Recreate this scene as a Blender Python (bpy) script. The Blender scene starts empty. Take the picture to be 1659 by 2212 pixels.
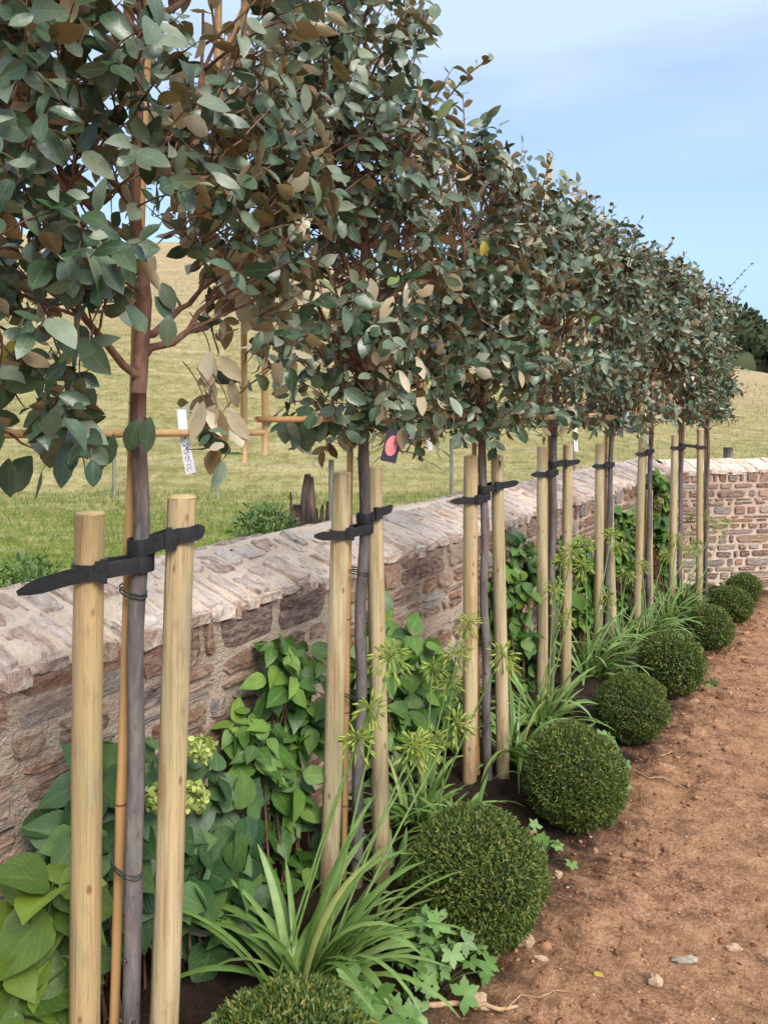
import bpy, math
import numpy as np
from mathutils import Vector

C = bpy.context.scene.collection
SC = bpy.context.scene
# ------------------------------------------------------------------ camera
H, FPX, YH, CX = 1.58, 1750.0, 890.0, 829.5           # eye height, focal length, horizon row, centre column
TH = math.atan((1860 - CX) / FPX)                      # the row of trees runs along +Y, the camera looks left of it
ct, st = math.cos(TH), math.sin(TH)
RT, FW = np.array([ct, st, 0.]), np.array([-st, ct, 0.])
cd = bpy.data.cameras.new('camera'); cam = bpy.data.objects.new('camera', cd); C.objects.link(cam)
cam.location = (0, 0, H); cam.rotation_euler = (math.pi / 2, 0, TH)
cd.sensor_fit = 'VERTICAL'; cd.sensor_height = 36; cd.lens = 36 * FPX / 2212
cd.shift_y = -(1106 - YH) / 2212; cd.clip_start = .05; cd.clip_end = 2000
SC.camera = cam
# ------------------------------------------------------------------ sky and sun
SUN_E, SUN_R = math.radians(41), math.radians(120)
SC.view_settings.view_transform = 'Standard'; SC.view_settings.look = 'None'
SC.view_settings.exposure = 1.0; SC.view_settings.gamma = 1
w = bpy.data.worlds.new('World'); SC.world = w; w.use_nodes = True
nt = w.node_tree; bg = nt.nodes['Background']; bg.inputs[1].default_value = .118
sky = nt.nodes.new('ShaderNodeTexSky'); sky.sky_type = 'NISHITA'; sky.sun_disc = False
sky.sun_elevation = SUN_E; sky.sun_rotation = SUN_R; sky.air_density = 1.0; sky.dust_density = .7; sky.ozone_density = 1.8
tc = nt.nodes.new('ShaderNodeTexCoord'); mp = nt.nodes.new('ShaderNodeMapping'); mp.inputs[3].default_value = (1.3, 1.3, 6)
nz = nt.nodes.new('ShaderNodeTexNoise'); nz.inputs['Scale'].default_value = 1.6; nz.inputs['Detail'].default_value = 6; nz.inputs['Roughness'].default_value = .5
sp = nt.nodes.new('ShaderNodeSeparateXYZ'); el = nt.nodes.new('ShaderNodeMapRange')
el.inputs[1].default_value = .10; el.inputs[2].default_value = .46; el.inputs[3].default_value = -.22; el.inputs[4].default_value = .34; el.clamp = True
ad = nt.nodes.new('ShaderNodeMath'); ad.operation = 'ADD'
cr = nt.nodes.new('ShaderNodeValToRGB'); cr.color_ramp.elements[0].position = .36; cr.color_ramp.elements[1].position = .85
cr.color_ramp.elements[0].color = (.08, .08, .08, 1); cr.color_ramp.elements[1].color = (.95, .95, .95, 1)
mx = nt.nodes.new('ShaderNodeMix'); mx.data_type = 'RGBA'; mx.inputs[7].default_value = (3.0, 3.75, 4.7, 1)
zc = nt.nodes.new('ShaderNodeMapRange'); zc.inputs[1].default_value = .5; zc.inputs[2].default_value = .85   # brighter cloud overhead, out of view, added as soft fill for shaded parts
zm = nt.nodes.new('ShaderNodeMix'); zm.data_type = 'RGBA'; zm.inputs[6].default_value = (3.0, 3.75, 4.7, 1); zm.inputs[7].default_value = (9.5, 9.8, 10.2, 1)
zl = nt.nodes.new('ShaderNodeMapRange'); zl.inputs[1].default_value = .02; zl.inputs[2].default_value = .36    # blue haze low down
zb = nt.nodes.new('ShaderNodeMix'); zb.data_type = 'RGBA'; zb.inputs[6].default_value = (1.75, 2.92, 5.0, 1); zb.inputs[7].default_value = (3.0, 3.75, 4.7, 1)
lo = nt.nodes.new('ShaderNodeMapRange'); lo.inputs[1].default_value = .08; lo.inputs[2].default_value = .38; lo.inputs[3].default_value = .88; lo.inputs[4].default_value = 0
mk = nt.nodes.new('ShaderNodeMath'); mk.operation = 'MAXIMUM'
for a, b in ((sp.outputs[2], zl.inputs[0]), (zl.outputs[0], zb.inputs[0]), (zb.outputs[2], zm.inputs[6]), (sp.outputs[2], lo.inputs[0]), (lo.outputs[0], mk.inputs[0]), (cr.outputs[0], mk.inputs[1]), (mk.outputs[0], mx.inputs[0])): nt.links.new(a, b)
nt.links.new(sp.outputs[2], zc.inputs[0]); nt.links.new(zc.outputs[0], zm.inputs[0]); nt.links.new(zm.outputs[2], mx.inputs[7])
for a, b in ((tc.outputs['Generated'], mp.inputs[0]), (mp.outputs[0], nz.inputs['Vector']), (tc.outputs['Generated'], sp.inputs[0]),
             (sp.outputs[2], el.inputs[0]), (el.outputs[0], ad.inputs[0]), (nz.outputs['Fac'], ad.inputs[1]), (ad.outputs[0], cr.inputs[0]),
             (sky.outputs[0], mx.inputs[6]), (mx.outputs[2], bg.inputs[0])):
    nt.links.new(a, b)
ld = bpy.data.lights.new('sun', 'SUN'); ld.energy = 2.3; ld.angle = math.radians(28); ld.color = (1, .95, .87)
sun = bpy.data.objects.new('sun', ld); C.objects.link(sun)
sdir = Vector((math.sin(SUN_R) * math.cos(SUN_E), math.cos(SUN_R) * math.cos(SUN_E), math.sin(SUN_E)))
sun.rotation_euler = (-sdir).to_track_quat('-Z', 'Y').to_euler(); sun.location = (0, 0, 20)

# ------------------------------------------------------------------ helpers
def U(px, py, Z):                                      # pixel + depth -> point in the place
    return RT * ((px - CX) / FPX * Z) + FW * Z + np.array([0, 0, H - (py - YH) / FPX * Z])
def gz(x, y):
    d = np.maximum(0, np.asarray(y, float) - 4.5)
    return -.05 * np.minimum(d, 6.0) ** 1.3
def G(px, Z):
    p = U(px, YH, Z); p[2] = gz(p[0], p[1]); return p
def nrm(v):
    v = np.asarray(v, float); return v / np.maximum(1e-9, np.linalg.norm(v, axis=-1, keepdims=True))
def hsh(i, j, s):
    n = (i.astype(np.int64) * 374761393 + j.astype(np.int64) * 668265263 + s * 974711) & 0x7fffffff
    n = ((n ^ (n >> 13)) * 1274126177) & 0x7fffffff
    return ((n ^ (n >> 16)) & 0xffff) / 65535.0
def vnoise(x, y, s=0):
    i, j = np.floor(x), np.floor(y); f, g = x - i, y - j
    f, g = f * f * (3 - 2 * f), g * g * (3 - 2 * g)
    a, b, c, d = hsh(i, j, s), hsh(i + 1, j, s), hsh(i, j + 1, s), hsh(i + 1, j + 1, s)
    return (a * (1 - f) + b * f) * (1 - g) + (c * (1 - f) + d * f) * g - .5
class MB:
    def __init__(s): s.v = []; s.f = []; s.n = 0; s.uv = []
    def add(s, v, f, uv=None):
        v = np.asarray(v, float).reshape(-1, 3)
        s.f.extend((np.asarray(q) + s.n).tolist() for q in f) if not isinstance(f, np.ndarray) else s.f.extend((f + s.n).tolist())
        s.uv.append(np.zeros((len(v), 2)) if uv is None else np.asarray(uv, float)); s.v.append(v); s.n += len(v)
    def grid(s, P, uv=None, cu=False):                 # P (n, m, 3)
        n, m = P.shape[:2]; k = np.arange(n * m).reshape(n, m)
        if cu: k = np.concatenate([k, k[:, :1]], 1)
        f = np.stack([k[:-1, :-1], k[1:, :-1], k[1:, 1:], k[:-1, 1:]], -1).reshape(-1, 4)
        s.add(P.reshape(-1, 3), f, uv)
    def tube(s, pts, r, k=8, caps=True, wob=0, rng=None):
        pts = np.asarray(pts, float); n = len(pts); r = np.broadcast_to(np.asarray(r, float), (n,))
        t = nrm(np.gradient(pts, axis=0)); ref = np.array([1., .13, .07]) if abs(t[0][2]) > .6 else np.array([.05, .1, 1.])
        a = nrm(ref - t * (t @ ref)[:, None]); b = np.cross(t, a); ph = np.arange(k) * 2 * np.pi / k
        rr = r[:, None] * np.ones((n, k))
        if wob: rr = rr * (1 + wob * rng.normal(size=(1, k)) + .35 * wob * rng.normal(size=(n, k)))
        P = pts[:, None] + rr[..., None] * (np.cos(ph)[None, :, None] * a[:, None] + np.sin(ph)[None, :, None] * b[:, None])
        o = s.n; s.grid(P, cu=True)
        if caps:
            s.f.append([o + i for i in range(k)][::-1]); s.f.append([o + (n - 1) * k + i for i in range(k)])
    def box(s, c, x, y, z, tap=0):
        c, x, y, z = map(np.asarray, (c, x, y, z)); P = []
        for i, j, k in ((-1, -1, -1), (1, -1, -1), (1, 1, -1), (-1, 1, -1), (-1, -1, 1), (1, -1, 1), (1, 1, 1), (-1, 1, 1)):
            q = 1 - tap * (k > 0); P.append(c + x * i * q + y * j * q + z * k)
        s.add(P, [[3, 2, 1, 0], [4, 5, 6, 7], [0, 1, 5, 4], [1, 2, 6, 5], [2, 3, 7, 6], [3, 0, 4, 7]])
    def band(s, pts, w, t, up=(0, 0, 1)):              # flat strap swept along pts
        pts = np.asarray(pts, float); n = len(pts); w = np.broadcast_to(np.asarray(w, float), (n,))[:, None]
        tg = nrm(np.gradient(pts, axis=0)); up = np.asarray(up, float); nn = nrm(np.cross(tg, up)); u2 = np.cross(nn, tg)
        P = np.stack([pts + u2 * w / 2 + nn * t / 2, pts + u2 * w / 2 - nn * t / 2, pts - u2 * w / 2 - nn * t / 2, pts - u2 * w / 2 + nn * t / 2], 1)
        o = s.n; s.grid(P, cu=True); s.f.append([o, o + 1, o + 2, o + 3]); e = o + 4 * (n - 1); s.f.append([e + 3, e + 2, e + 1, e])
    def leaves(s, tpl, Pt, D, N, L, W, curl=None, fold=None, wave=None):
        tv, tf, tuv = tpl; n = len(Pt); D = nrm(D); S = nrm(np.cross(N, D)); N = np.cross(D, S)
        L, W = np.broadcast_to(L, (n,)), np.broadcast_to(W, (n,))
        curl = np.zeros(n) if curl is None else curl; fold = np.zeros(n) if fold is None else fold; wave = np.zeros(n) if wave is None else wave
        u, v = tv[:, 0][None], tv[:, 1][None]
        h = -curl[:, None] * u * u * L[:, None] + fold[:, None] * np.abs(v) * W[:, None] + wave[:, None] * W[:, None] * np.abs(v) * np.sin(u * 9 + v * 3)
        P = Pt[:, None] + D[:, None] * (u * L[:, None])[..., None] + S[:, None] * (v * W[:, None])[..., None] + N[:, None] * h[..., None]
        k = tv.shape[0]; f = (tf[None] + (np.arange(n) * k)[:, None, None]).reshape(-1, tf.shape[1])
        s.add(P.reshape(-1, 3), f, np.tile(tuv, (n, 1)))
    def build(s, name, m, parent=None, at=None, smooth=True, loc=None):
        V = np.concatenate(s.v)
        if parent is not None and at is None:
            q = parent; o0 = np.zeros(3)
            while q is not None: o0 += np.array(q.location); q = q.parent
            V = V - o0
        elif at is not None: V = V - np.asarray(at)
        me = bpy.data.meshes.new(name); me.from_pydata(V.tolist(), [], s.f)
        if any(u.any() for u in s.uv):
            uvs = np.concatenate(s.uv); ul = me.uv_layers.new(name='UVMap'); li = np.zeros(len(me.loops), np.int32)
            me.loops.foreach_get('vertex_index', li); ul.data.foreach_set('uv', uvs[li].ravel().astype(np.float32))
        if smooth: me.polygons.foreach_set('use_smooth', np.ones(len(me.polygons), bool))
        me.materials.append(m); me.update()
        o = bpy.data.objects.new(name, me); C.objects.link(o)
        if parent is not None: o.parent = parent
        if at is not None: o.location = at
        return o
def tag(o, label=None, cat=None, group=None, kind=None):
    for k, v in (('label', label), ('category', cat), ('group', group), ('kind', kind)):
        if v: o[k] = v
    return o
def empty(name, loc, label, cat, group=None):
    o = bpy.data.objects.new(name, None); C.objects.link(o); o.location = loc; o.empty_display_size = .1
    return tag(o, label, cat, group)
def strip_tpl(us, ws, cross=3):
    vs = np.linspace(-1, 1, cross); tv = np.array([[u, v * wd] for u, wd in zip(us, ws) for v in vs]); n = len(us)
    k = np.arange(n * cross).reshape(n, cross)
    f = np.stack([k[:-1, :-1], k[1:, :-1], k[1:, 1:], k[:-1, 1:]], -1).reshape(-1, 4)
    return tv, f, np.array([[u, .5 + v / 2] for u in us for v in vs])
OVATE = strip_tpl([0, .08, .25, .5, .72, .9, 1], [.03, .17, .40, .5, .42, .2, .02])
OVATE_LOW = strip_tpl([0, .2, .5, .8, 1], [.04, .36, .5, .33, .03])
HEART = strip_tpl([0, .06, .2, .42, .66, .86, 1], [.12, .34, .5, .5, .36, .15, .01])
NEEDLE = strip_tpl([0, .5, 1], [.3, .5, .08], 2)
BLADE = strip_tpl([0, .5, 1], [.5, .4, .03], 2)
def palm_tpl(lobes=5, deep=.36):
    n = 90; ph = np.linspace(-2.65, 2.65, n); k = ph / 1.06; r = 1 - deep * (.5 - .5 * np.cos(2 * np.pi * k)) ** 1.1; r *= 1 - .13 * (.5 - .5 * np.cos(6 * np.pi * k))
    tv = np.concatenate([[[0, 0]], np.stack([r * np.cos(ph) * .5, r * np.sin(ph) * .5], 1)])
    f = np.array([[0, i, i + 1] for i in range(1, n)])
    return tv, f, np.concatenate([[[.5, .5]], np.stack([.5 + r * np.cos(ph) * .5, .5 + r * np.sin(ph) * .5], 1)])
PALM = palm_tpl()

# ------------------------------------------------------------------ materials
def N(nt, typ, ins=None, **props):
    n = nt.nodes.new(typ)
    for k, v in props.items(): setattr(n, k, v)
    for k, v in (ins or {}).items():
        if isinstance(v, bpy.types.NodeSocket): nt.links.new(v, n.inputs[k])
        else: n.inputs[k].default_value = v
    return n
def c4(c): return (c[0], c[1], c[2], 1)
def ramp(nt, fac, stops, interp='LINEAR'):
    n = N(nt, 'ShaderNodeValToRGB', {0: fac}); e = n.color_ramp.elements; n.color_ramp.interpolation = interp
    while len(e) < len(stops): e.new(.5)
    for k, (p, c) in zip(e, stops): k.position = p; k.color = c4(c) if hasattr(c, '__len__') else (c, c, c, 1)
    return n.outputs[0]
def mixc(nt, f, a, b, bt='MIX'):
    n = nt.nodes.new('ShaderNodeMix'); n.data_type = 'RGBA'; n.blend_type = bt
    for k, v in ((0, f), (6, a), (7, b)):
        if isinstance(v, bpy.types.NodeSocket): nt.links.new(v, n.inputs[k])
        else: n.inputs[k].default_value = c4(v) if k else v
    return n.outputs[2]
def noise(nt, vec, scale, detail=4, rough=.55, dist=0):
    ins = {'Scale': scale, 'Detail': detail, 'Roughness': rough, 'Distortion': dist}
    if vec is not None: ins['Vector'] = vec
    return N(nt, 'ShaderNodeTexNoise', ins).outputs['Fac']
def mapv(nt, vec, scale): return N(nt, 'ShaderNodeMapping', {'Vector': vec, 'Scale': scale}).outputs[0]
def obj(nt): return N(nt, 'ShaderNodeTexCoord').outputs['Object']
def mth(nt, op, a, b=0): return N(nt, 'ShaderNodeMath', {0: a, 1: b}, operation=op).outputs[0]
def bump(nt, h, s, d=.01): return N(nt, 'ShaderNodeBump', {'Height': h, 'Strength': s, 'Distance': d}).outputs[0]
def mat(name, fn):
    m = bpy.data.materials.new(name); m.use_nodes = True; nt = m.node_tree; b = nt.nodes['Principled BSDF']; fn(nt, b); return m
def setb(nt, b, **kw):
    names = {'col': 'Base Color', 'rough': 'Roughness', 'nor': 'Normal', 'spec': 'Specular IOR Level'}
    for k, v in kw.items():
        s = b.inputs[names[k]]
        if isinstance(v, bpy.types.NodeSocket): nt.links.new(v, s)
        else: s.default_value = c4(v) if k == 'col' else v
def leafmat(name, stops, under=None, rough=.5, transl=.25, vein=.25, spec=.5, veincol=None):
    def fn(nt, b):
        geo = N(nt, 'ShaderNodeNewGeometry'); col = ramp(nt, geo.outputs['Random Per Island'], stops)
        uv = N(nt, 'ShaderNodeTexCoord').outputs['UV']; sx = N(nt, 'ShaderNodeSeparateXYZ', {0: uv})
        mid = mth(nt, 'ABSOLUTE', mth(nt, 'SUBTRACT', sx.outputs[1], .5))
        side = mth(nt, 'SUBTRACT', mth(nt, 'MULTIPLY', sx.outputs[0], 8.0), mth(nt, 'MULTIPLY', mid, 7.0))
        fr = mth(nt, 'ABSOLUTE', mth(nt, 'SUBTRACT', mth(nt, 'FRACT', side), .5))
        v = mth(nt, 'MAXIMUM', mth(nt, 'LESS_THAN', mid, .035), mth(nt, 'LESS_THAN', fr, .07))
        vc = veincol or tuple(min(1, c * 1.9 + .02) for c in stops[-1][1])
        if vein: col = mixc(nt, mth(nt, 'MULTIPLY', v, vein), col, vc)
        n1 = noise(nt, obj(nt), 40, 3); col = mixc(nt, ramp(nt, n1, [(.3, 0.), (.75, .35)]), col, tuple(c * .55 for c in stops[0][1]))
        if under:
            uc = ramp(nt, geo.outputs['Random Per Island'], under); col = mixc(nt, geo.outputs['Backfacing'], col, uc)
        rn = mth(nt, 'ADD', rough, mth(nt, 'MULTIPLY', geo.outputs['Random Per Island'], .2))
        setb(nt, b, col=col, rough=rn, spec=spec, nor=bump(nt, mth(nt, 'ADD', mth(nt, 'SUBTRACT', 1, v), mth(nt, 'MULTIPLY', noise(nt, obj(nt), 45, 2), 1.2)), .35, .003))
        if transl:
            t = N(nt, 'ShaderNodeBsdfTranslucent', {'Color': mixc(nt, 1, col, (1.1, 1.25, .6), 'MULTIPLY')})
            ms = N(nt, 'ShaderNodeMixShader', {0: transl, 1: b.outputs[0], 2: t.outputs[0]})
            nt.links.new(ms.outputs[0], nt.nodes['Material Output'].inputs[0])
    return mat(name, fn)
M = {}
M['silverberry'] = leafmat('silverberry_leaf', [(0, (.020, .045, .020)), (.4, (.042, .078, .038)), (.68, (.09, .125, .075)), (.88, (.19, .22, .15)), (.96, (.23, .25, .18)), (1, (.12, .19, .03))],
                           under=[(0, (.13, .078, .032)), (.45, (.24, .165, .08)), (.75, (.38, .30, .18)), (.9, (.50, .43, .31)), (1, (.56, .50, .38))], rough=.27, transl=.06, vein=.2, spec=.6)
M['yellow_leaf'] = leafmat('yellow_leaf', [(0, (.45, .30, .04)), (1, (.55, .42, .06))], rough=.5, transl=.2)
M['hydrangea'] = leafmat('shrub_leaf', [(0, (.035, .095, .018)), (.5, (.08, .175, .025)), (1, (.18, .29, .045))], rough=.4, transl=.22, vein=.22)
M['dark_shrub'] = leafmat('dark_shrub_leaf', [(0, (.02, .055, .02)), (.6, (.045, .105, .028)), (1, (.10, .18, .04))], rough=.4, transl=.18, vein=.2)
M['lime_shrub'] = leafmat('lime_shrub_leaf', [(0, (.035, .075, .012)), (.4, (.08, .14, .018)), (1, (.20, .28, .03))], rough=.42, transl=.3, vein=.1)
M['agapanthus'] = leafmat('agapanthus_leaf', [(0, (.09, .17, .035)), (.5, (.16, .26, .06)), (.9, (.25, .35, .12)), (1, (.34, .34, .10))], rough=.36, transl=.2, vein=0)
M['pod'] = leafmat('seed_pod', [(0, (.20, .27, .04)), (.6, (.33, .40, .06)), (1, (.48, .48, .12))], rough=.5, transl=.25, vein=0)
M['geranium'] = leafmat('geranium_leaf', [(0, (.08, .17, .035)), (.6, (.14, .26, .06)), (1, (.22, .34, .12))], rough=.45, transl=.25, vein=.12)
M['yew'] = leafmat('yew_needle', [(0, (.025, .058, .012)), (.5, (.085, .14, .021)), (.8, (.17, .21, .028)), (1, (.26, .20, .04))], rough=.42, transl=.12, vein=0)
M['weed'] = leafmat('weed_leaf', [(0, (.06, .12, .03)), (1, (.14, .22, .06))], rough=.5, transl=.25, vein=0)
M['flower'] = leafmat('lime_flower', [(0, (.30, .38, .08)), (.6, (.50, .55, .16)), (1, (.62, .62, .28))], rough=.6, transl=.25, vein=0)
M['grass'] = leafmat('meadow_grass', [(0, (.06, .14, .015)), (.5, (.13, .22, .03)), (1, (.30, .33, .07))], rough=.6, transl=.3, vein=0)
M['straw'] = leafmat('dry_grass', [(0, (.15, .14, .045)), (.5, (.29, .245, .10)), (1, (.44, .35, .18))], rough=.7, transl=.2, vein=0)
M['wood_far'] = leafmat('woodland_leaf', [(0, (.018, .035, .014)), (.6, (.035, .055, .02)), (1, (.07, .075, .025))], rough=.7, transl=.05, vein=0)
def stake_fn(nt, b):
    o = obj(nt); r = N(nt, 'ShaderNodeObjectInfo').outputs['Random']
    ofs = N(nt, 'ShaderNodeVectorMath', {0: o, 1: N(nt, 'ShaderNodeCombineXYZ', {2: mth(nt, 'MULTIPLY', r, 37)}).outputs[0]}).outputs[0]
    g = noise(nt, mapv(nt, ofs, (60, 60, 2.2)), 1, 5, .6, .6); g2 = noise(nt, mapv(nt, ofs, (9, 9, 1.6)), 1, 3, .5)
    base = ramp(nt, r, [(0, (.42, .33, .185)), (.35, (.48, .385, .235)), (.7, (.47, .335, .175)), (1, (.43, .275, .125))])
    col = mixc(nt, ramp(nt, g, [(.46, 0.), (.66, .8)]), base, (.27, .155, .06))
    col = mixc(nt, ramp(nt, g2, [(.48, 0.), (.66, .6)]), col, (.33, .29, .15))
    vo = N(nt, 'ShaderNodeTexVoronoi', {'Vector': mapv(nt, ofs, (20, 20, 11)), 'Scale': 1.0, 'Randomness': 1}).outputs['Distance']
    col = mixc(nt, ramp(nt, g2, [(.3, .5), (.46, 0.)]), col, (.58, .48, .30)); kn = ramp(nt, vo, [(.0, 1.), (.07, .9), (.15, 0.)])
    gl = noise(nt, mapv(nt, ofs, (95, 95, 1.1)), 1, 2, .5, .3); col = mixc(nt, ramp(nt, mth(nt, 'ABSOLUTE', mth(nt, 'SUBTRACT', gl, .5)), [(0., .55), (.022, 0.)]), col, (.20, .11, .045))
    st_ = noise(nt, mapv(nt, ofs, (30, 30, 9)), 1, 5, .7); col = mixc(nt, ramp(nt, st_, [(.55, 0.), (.7, .55)]), col, (.22, .17, .095))
    col = mixc(nt, mth(nt, 'MULTIPLY', kn, .8), col, (.15, .065, .022))
    z = N(nt, 'ShaderNodeSeparateXYZ', {0: o}).outputs[2]; sl = mth(nt, 'SUBTRACT', mth(nt, 'MULTIPLY', st_, .75), z)      # soil splashed on the foot of the stake
    col = mixc(nt, N(nt, 'ShaderNodeMapRange', {0: sl, 1: .12, 2: .36, 4: .7}).outputs[0], col, (.20, .115, .065))
    wt = noise(nt, mapv(nt, ofs, (22, 22, 3.2)), 1, 4, .65); col = mixc(nt, ramp(nt, wt, [(.54, 0.), (.68, .5)]), col, (.24, .215, .16))
    setb(nt, b, col=col, rough=.72, spec=.25, nor=bump(nt, mth(nt, 'ADD', g, st_), .6, .005))
M['stake'] = mat('peeled_softwood', stake_fn)
def cut_fn(nt, b):
    o = obj(nt); w_ = N(nt, 'ShaderNodeTexWave', {'Vector': o, 'Scale': 60, 'Distortion': 2}, wave_type='RINGS').outputs['Fac']
    setb(nt, b, col=mixc(nt, w_, (.55, .40, .20), (.42, .28, .12)), rough=.8)
M['cut'] = mat('sawn_end', cut_fn)
def bark_fn(nt, b):
    o = obj(nt); g = noise(nt, mapv(nt, o, (90, 90, 14)), 1, 5, .6); g2 = noise(nt, mapv(nt, o, (14, 14, 5)), 1, 4)
    v = N(nt, 'ShaderNodeTexVoronoi', {'Vector': mapv(nt, o, (60, 60, 26)), 'Scale': 1}).outputs['Distance']
    col = ramp(nt, g2, [(.36, (.065, .052, .052)), (.5, (.12, .10, .098)), (.64, (.20, .17, .15))])
    col = mixc(nt, ramp(nt, v, [(.0, .8), (.25, 0.)]), col, (.045, .03, .027))
    col = mixc(nt, ramp(nt, g, [(.5, 0.), (.75, .45)]), col, (.26, .24, .22))
    z = N(nt, 'ShaderNodeSeparateXYZ', {0: o}).outputs[2]; k = N(nt, 'ShaderNodeMapRange', {0: mth(nt, 'ADD', z, mth(nt, 'MULTIPLY', g2, .3)), 1: 1.45, 2: 1.78}).outputs[0]
    col = mixc(nt, k, col, ramp(nt, g, [(.3, (.09, .042, .03)), (.6, (.17, .09, .06)), (.85, (.27, .18, .12))]))     # younger, redder bark near the fork
    setb(nt, b, col=col, rough=.7, spec=.3, nor=bump(nt, g, .5, .003))
M['bark'] = mat('grey_bark', bark_fn)
def twig_fn(nt, b):
    g = noise(nt, mapv(nt, obj(nt), (60, 60, 30)), 1, 4)
    setb(nt, b, col=ramp(nt, g, [(.3, (.10, .045, .03)), (.6, (.19, .10, .065)), (.85, (.30, .20, .13))]), rough=.7, spec=.25, nor=bump(nt, g, .4, .002))
M['twig'] = mat('red_brown_twig', twig_fn)
def bamboo_fn(nt, b):
    o = obj(nt); r = N(nt, 'ShaderNodeObjectInfo').outputs['Random']; g = noise(nt, mapv(nt, o, (70, 70, 2)), 1, 4)
    g2 = noise(nt, mapv(nt, o, (8, 8, 4)), 1, 3)
    base = ramp(nt, r, [(0, (.50, .29, .12)), (.5, (.54, .35, .17)), (1, (.44, .25, .11))])
    col = mixc(nt, ramp(nt, g, [(.4, 0.), (.8, .6)]), base, (.36, .17, .05)); col = mixc(nt, ramp(nt, g2, [(.55, 0.), (.8, .5)]), col, (.62, .42, .2))
    setb(nt, b, col=col, rough=.45, spec=.4)
M['bamboo'] = mat('bamboo', bamboo_fn)
M['node'] = mat('bamboo_node', lambda nt, b: setb(nt, b, col=(.16, .075, .03), rough=.7))
M['rubber'] = mat('black_rubber', lambda nt, b: setb(nt, b, col=ramp(nt, noise(nt, obj(nt), 60, 4), [(.35, (.006, .006, .007)), (.7, (.018, .018, .021))]), rough=.5, spec=.45))
M['greenwire'] = mat('tie_wire', lambda nt, b: setb(nt, b, col=(.025, .035, .03), rough=.5))
def mortar_fn(nt, b):
    o = obj(nt); g = noise(nt, o, 7, 5, .6); f = noise(nt, o, 90, 4, .65)
    col = ramp(nt, g, [(.3, (.56, .43, .325)), (.55, (.70, .555, .435)), (.8, (.77, .64, .53))])
    col = mixc(nt, ramp(nt, f, [(.45, 0.), (.8, .5)]), col, (.26, .165, .105))
    setb(nt, b, col=col, rough=.95, spec=.1, nor=bump(nt, mth(nt, 'ADD', f, g), .8, .012))
M['mortar'] = mat('pink_mortar', mortar_fn)
def stone_fn(stops, streak, light):
    def fn(nt, b):
        geo = N(nt, 'ShaderNodeNewGeometry'); r = geo.outputs['Random Per Island']; o = obj(nt)
        ofs = N(nt, 'ShaderNodeVectorMath', {0: o, 1: N(nt, 'ShaderNodeCombineXYZ', {0: mth(nt, 'MULTIPLY', r, 31), 1: mth(nt, 'MULTIPLY', r, 17)}).outputs[0]}).outputs[0]
        g = noise(nt, mapv(nt, ofs, streak), 1, 6, .65, .5); g2 = noise(nt, ofs, 9, 4, .6); g3 = noise(nt, ofs, 70, 4, .7)
        col = ramp(nt, r, stops)
        col = mixc(nt, ramp(nt, g, [(.42, 0.), (.62, .75)]), col, light)
        col = mixc(nt, ramp(nt, g2, [(.52, 0.), (.7, .5)]), col, (.36, .18, .10))
        col = mixc(nt, ramp(nt, g, [(.3, .6), (.42, 0.)]), col, (.15, .10, .085))
        col = mixc(nt, ramp(nt, g3, [(.5, 0.), (.8, .45)]), col, (.09, .06, .05))
        setb(nt, b, col=col, rough=.85, spec=.2, nor=bump(nt, mth(nt, 'ADD', mth(nt, 'MULTIPLY', g, 1.5), g3), .9, .012))
    return fn
M['stone'] = mat('rubble_stone', stone_fn([(0, (.11, .065, .055)), (.18, (.25, .12, .07)), (.36, (.16, .105, .085)), (.5, (.32, .21, .14)), (.64, (.30, .30, .295)), (.78, (.125, .085, .085)), (.9, (.33, .14, .075)), (1, (.42, .33, .27))], (22, 22, 60), (.40, .30, .23)))
M['cope'] = mat('coping_stone', stone_fn([(0, (.50, .37, .29)), (.25, (.60, .47, .39)), (.45, (.45, .29, .21)), (.6, (.36, .25, .20)), (.75, (.64, .53, .46)), (.88, (.42, .34, .29)), (1, (.54, .35, .23))], (14, 45, 30), (.75, .64, .56)))
def soil_fn(nt, b):
    o = obj(nt); s = N(nt, 'ShaderNodeSeparateXYZ', {0: o})
    big = noise(nt, o, 1.6, 4, .6); mid = noise(nt, o, 11, 6, .68, .3); fine = noise(nt, o, 75, 5, .72); fib = noise(nt, mapv(nt, o, (45, 22, 40)), 1, 5, .75, 1.2)
    path = ramp(nt, mid, [(.34, (.12, .056, .036)), (.46, (.29, .142, .08)), (.56, (.41, .21, .118)), (.70, (.54, .32, .195))])
    path = mixc(nt, ramp(nt, fine, [(.52, 0.), (.68, .7)]), path, (.60, .40, .27)); path = mixc(nt, ramp(nt, fine, [(.32, .85), (.46, 0.)]), path, (.09, .038, .026))
    path = mixc(nt, ramp(nt, fib, [(.3, .6), (.46, 0.)]), path, (.13, .055, .035)); path = mixc(nt, ramp(nt, big, [(.4, 0.), (.7, .5)]), path, (.42, .235, .12))
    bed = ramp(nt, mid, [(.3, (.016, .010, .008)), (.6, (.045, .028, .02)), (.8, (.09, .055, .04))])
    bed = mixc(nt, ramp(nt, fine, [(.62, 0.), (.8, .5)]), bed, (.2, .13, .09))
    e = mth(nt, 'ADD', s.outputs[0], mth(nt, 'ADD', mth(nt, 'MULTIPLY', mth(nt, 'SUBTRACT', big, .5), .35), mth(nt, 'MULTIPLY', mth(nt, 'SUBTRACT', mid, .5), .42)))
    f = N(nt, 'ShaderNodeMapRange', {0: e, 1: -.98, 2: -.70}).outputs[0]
    setb(nt, b, col=mixc(nt, f, bed, path), rough=.95, spec=.1, nor=bump(nt, mth(nt, 'ADD', mth(nt, 'ADD', mid, mth(nt, 'MULTIPLY', fine, .5)), mth(nt, 'MULTIPLY', fib, .5)), 1, .03))
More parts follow.
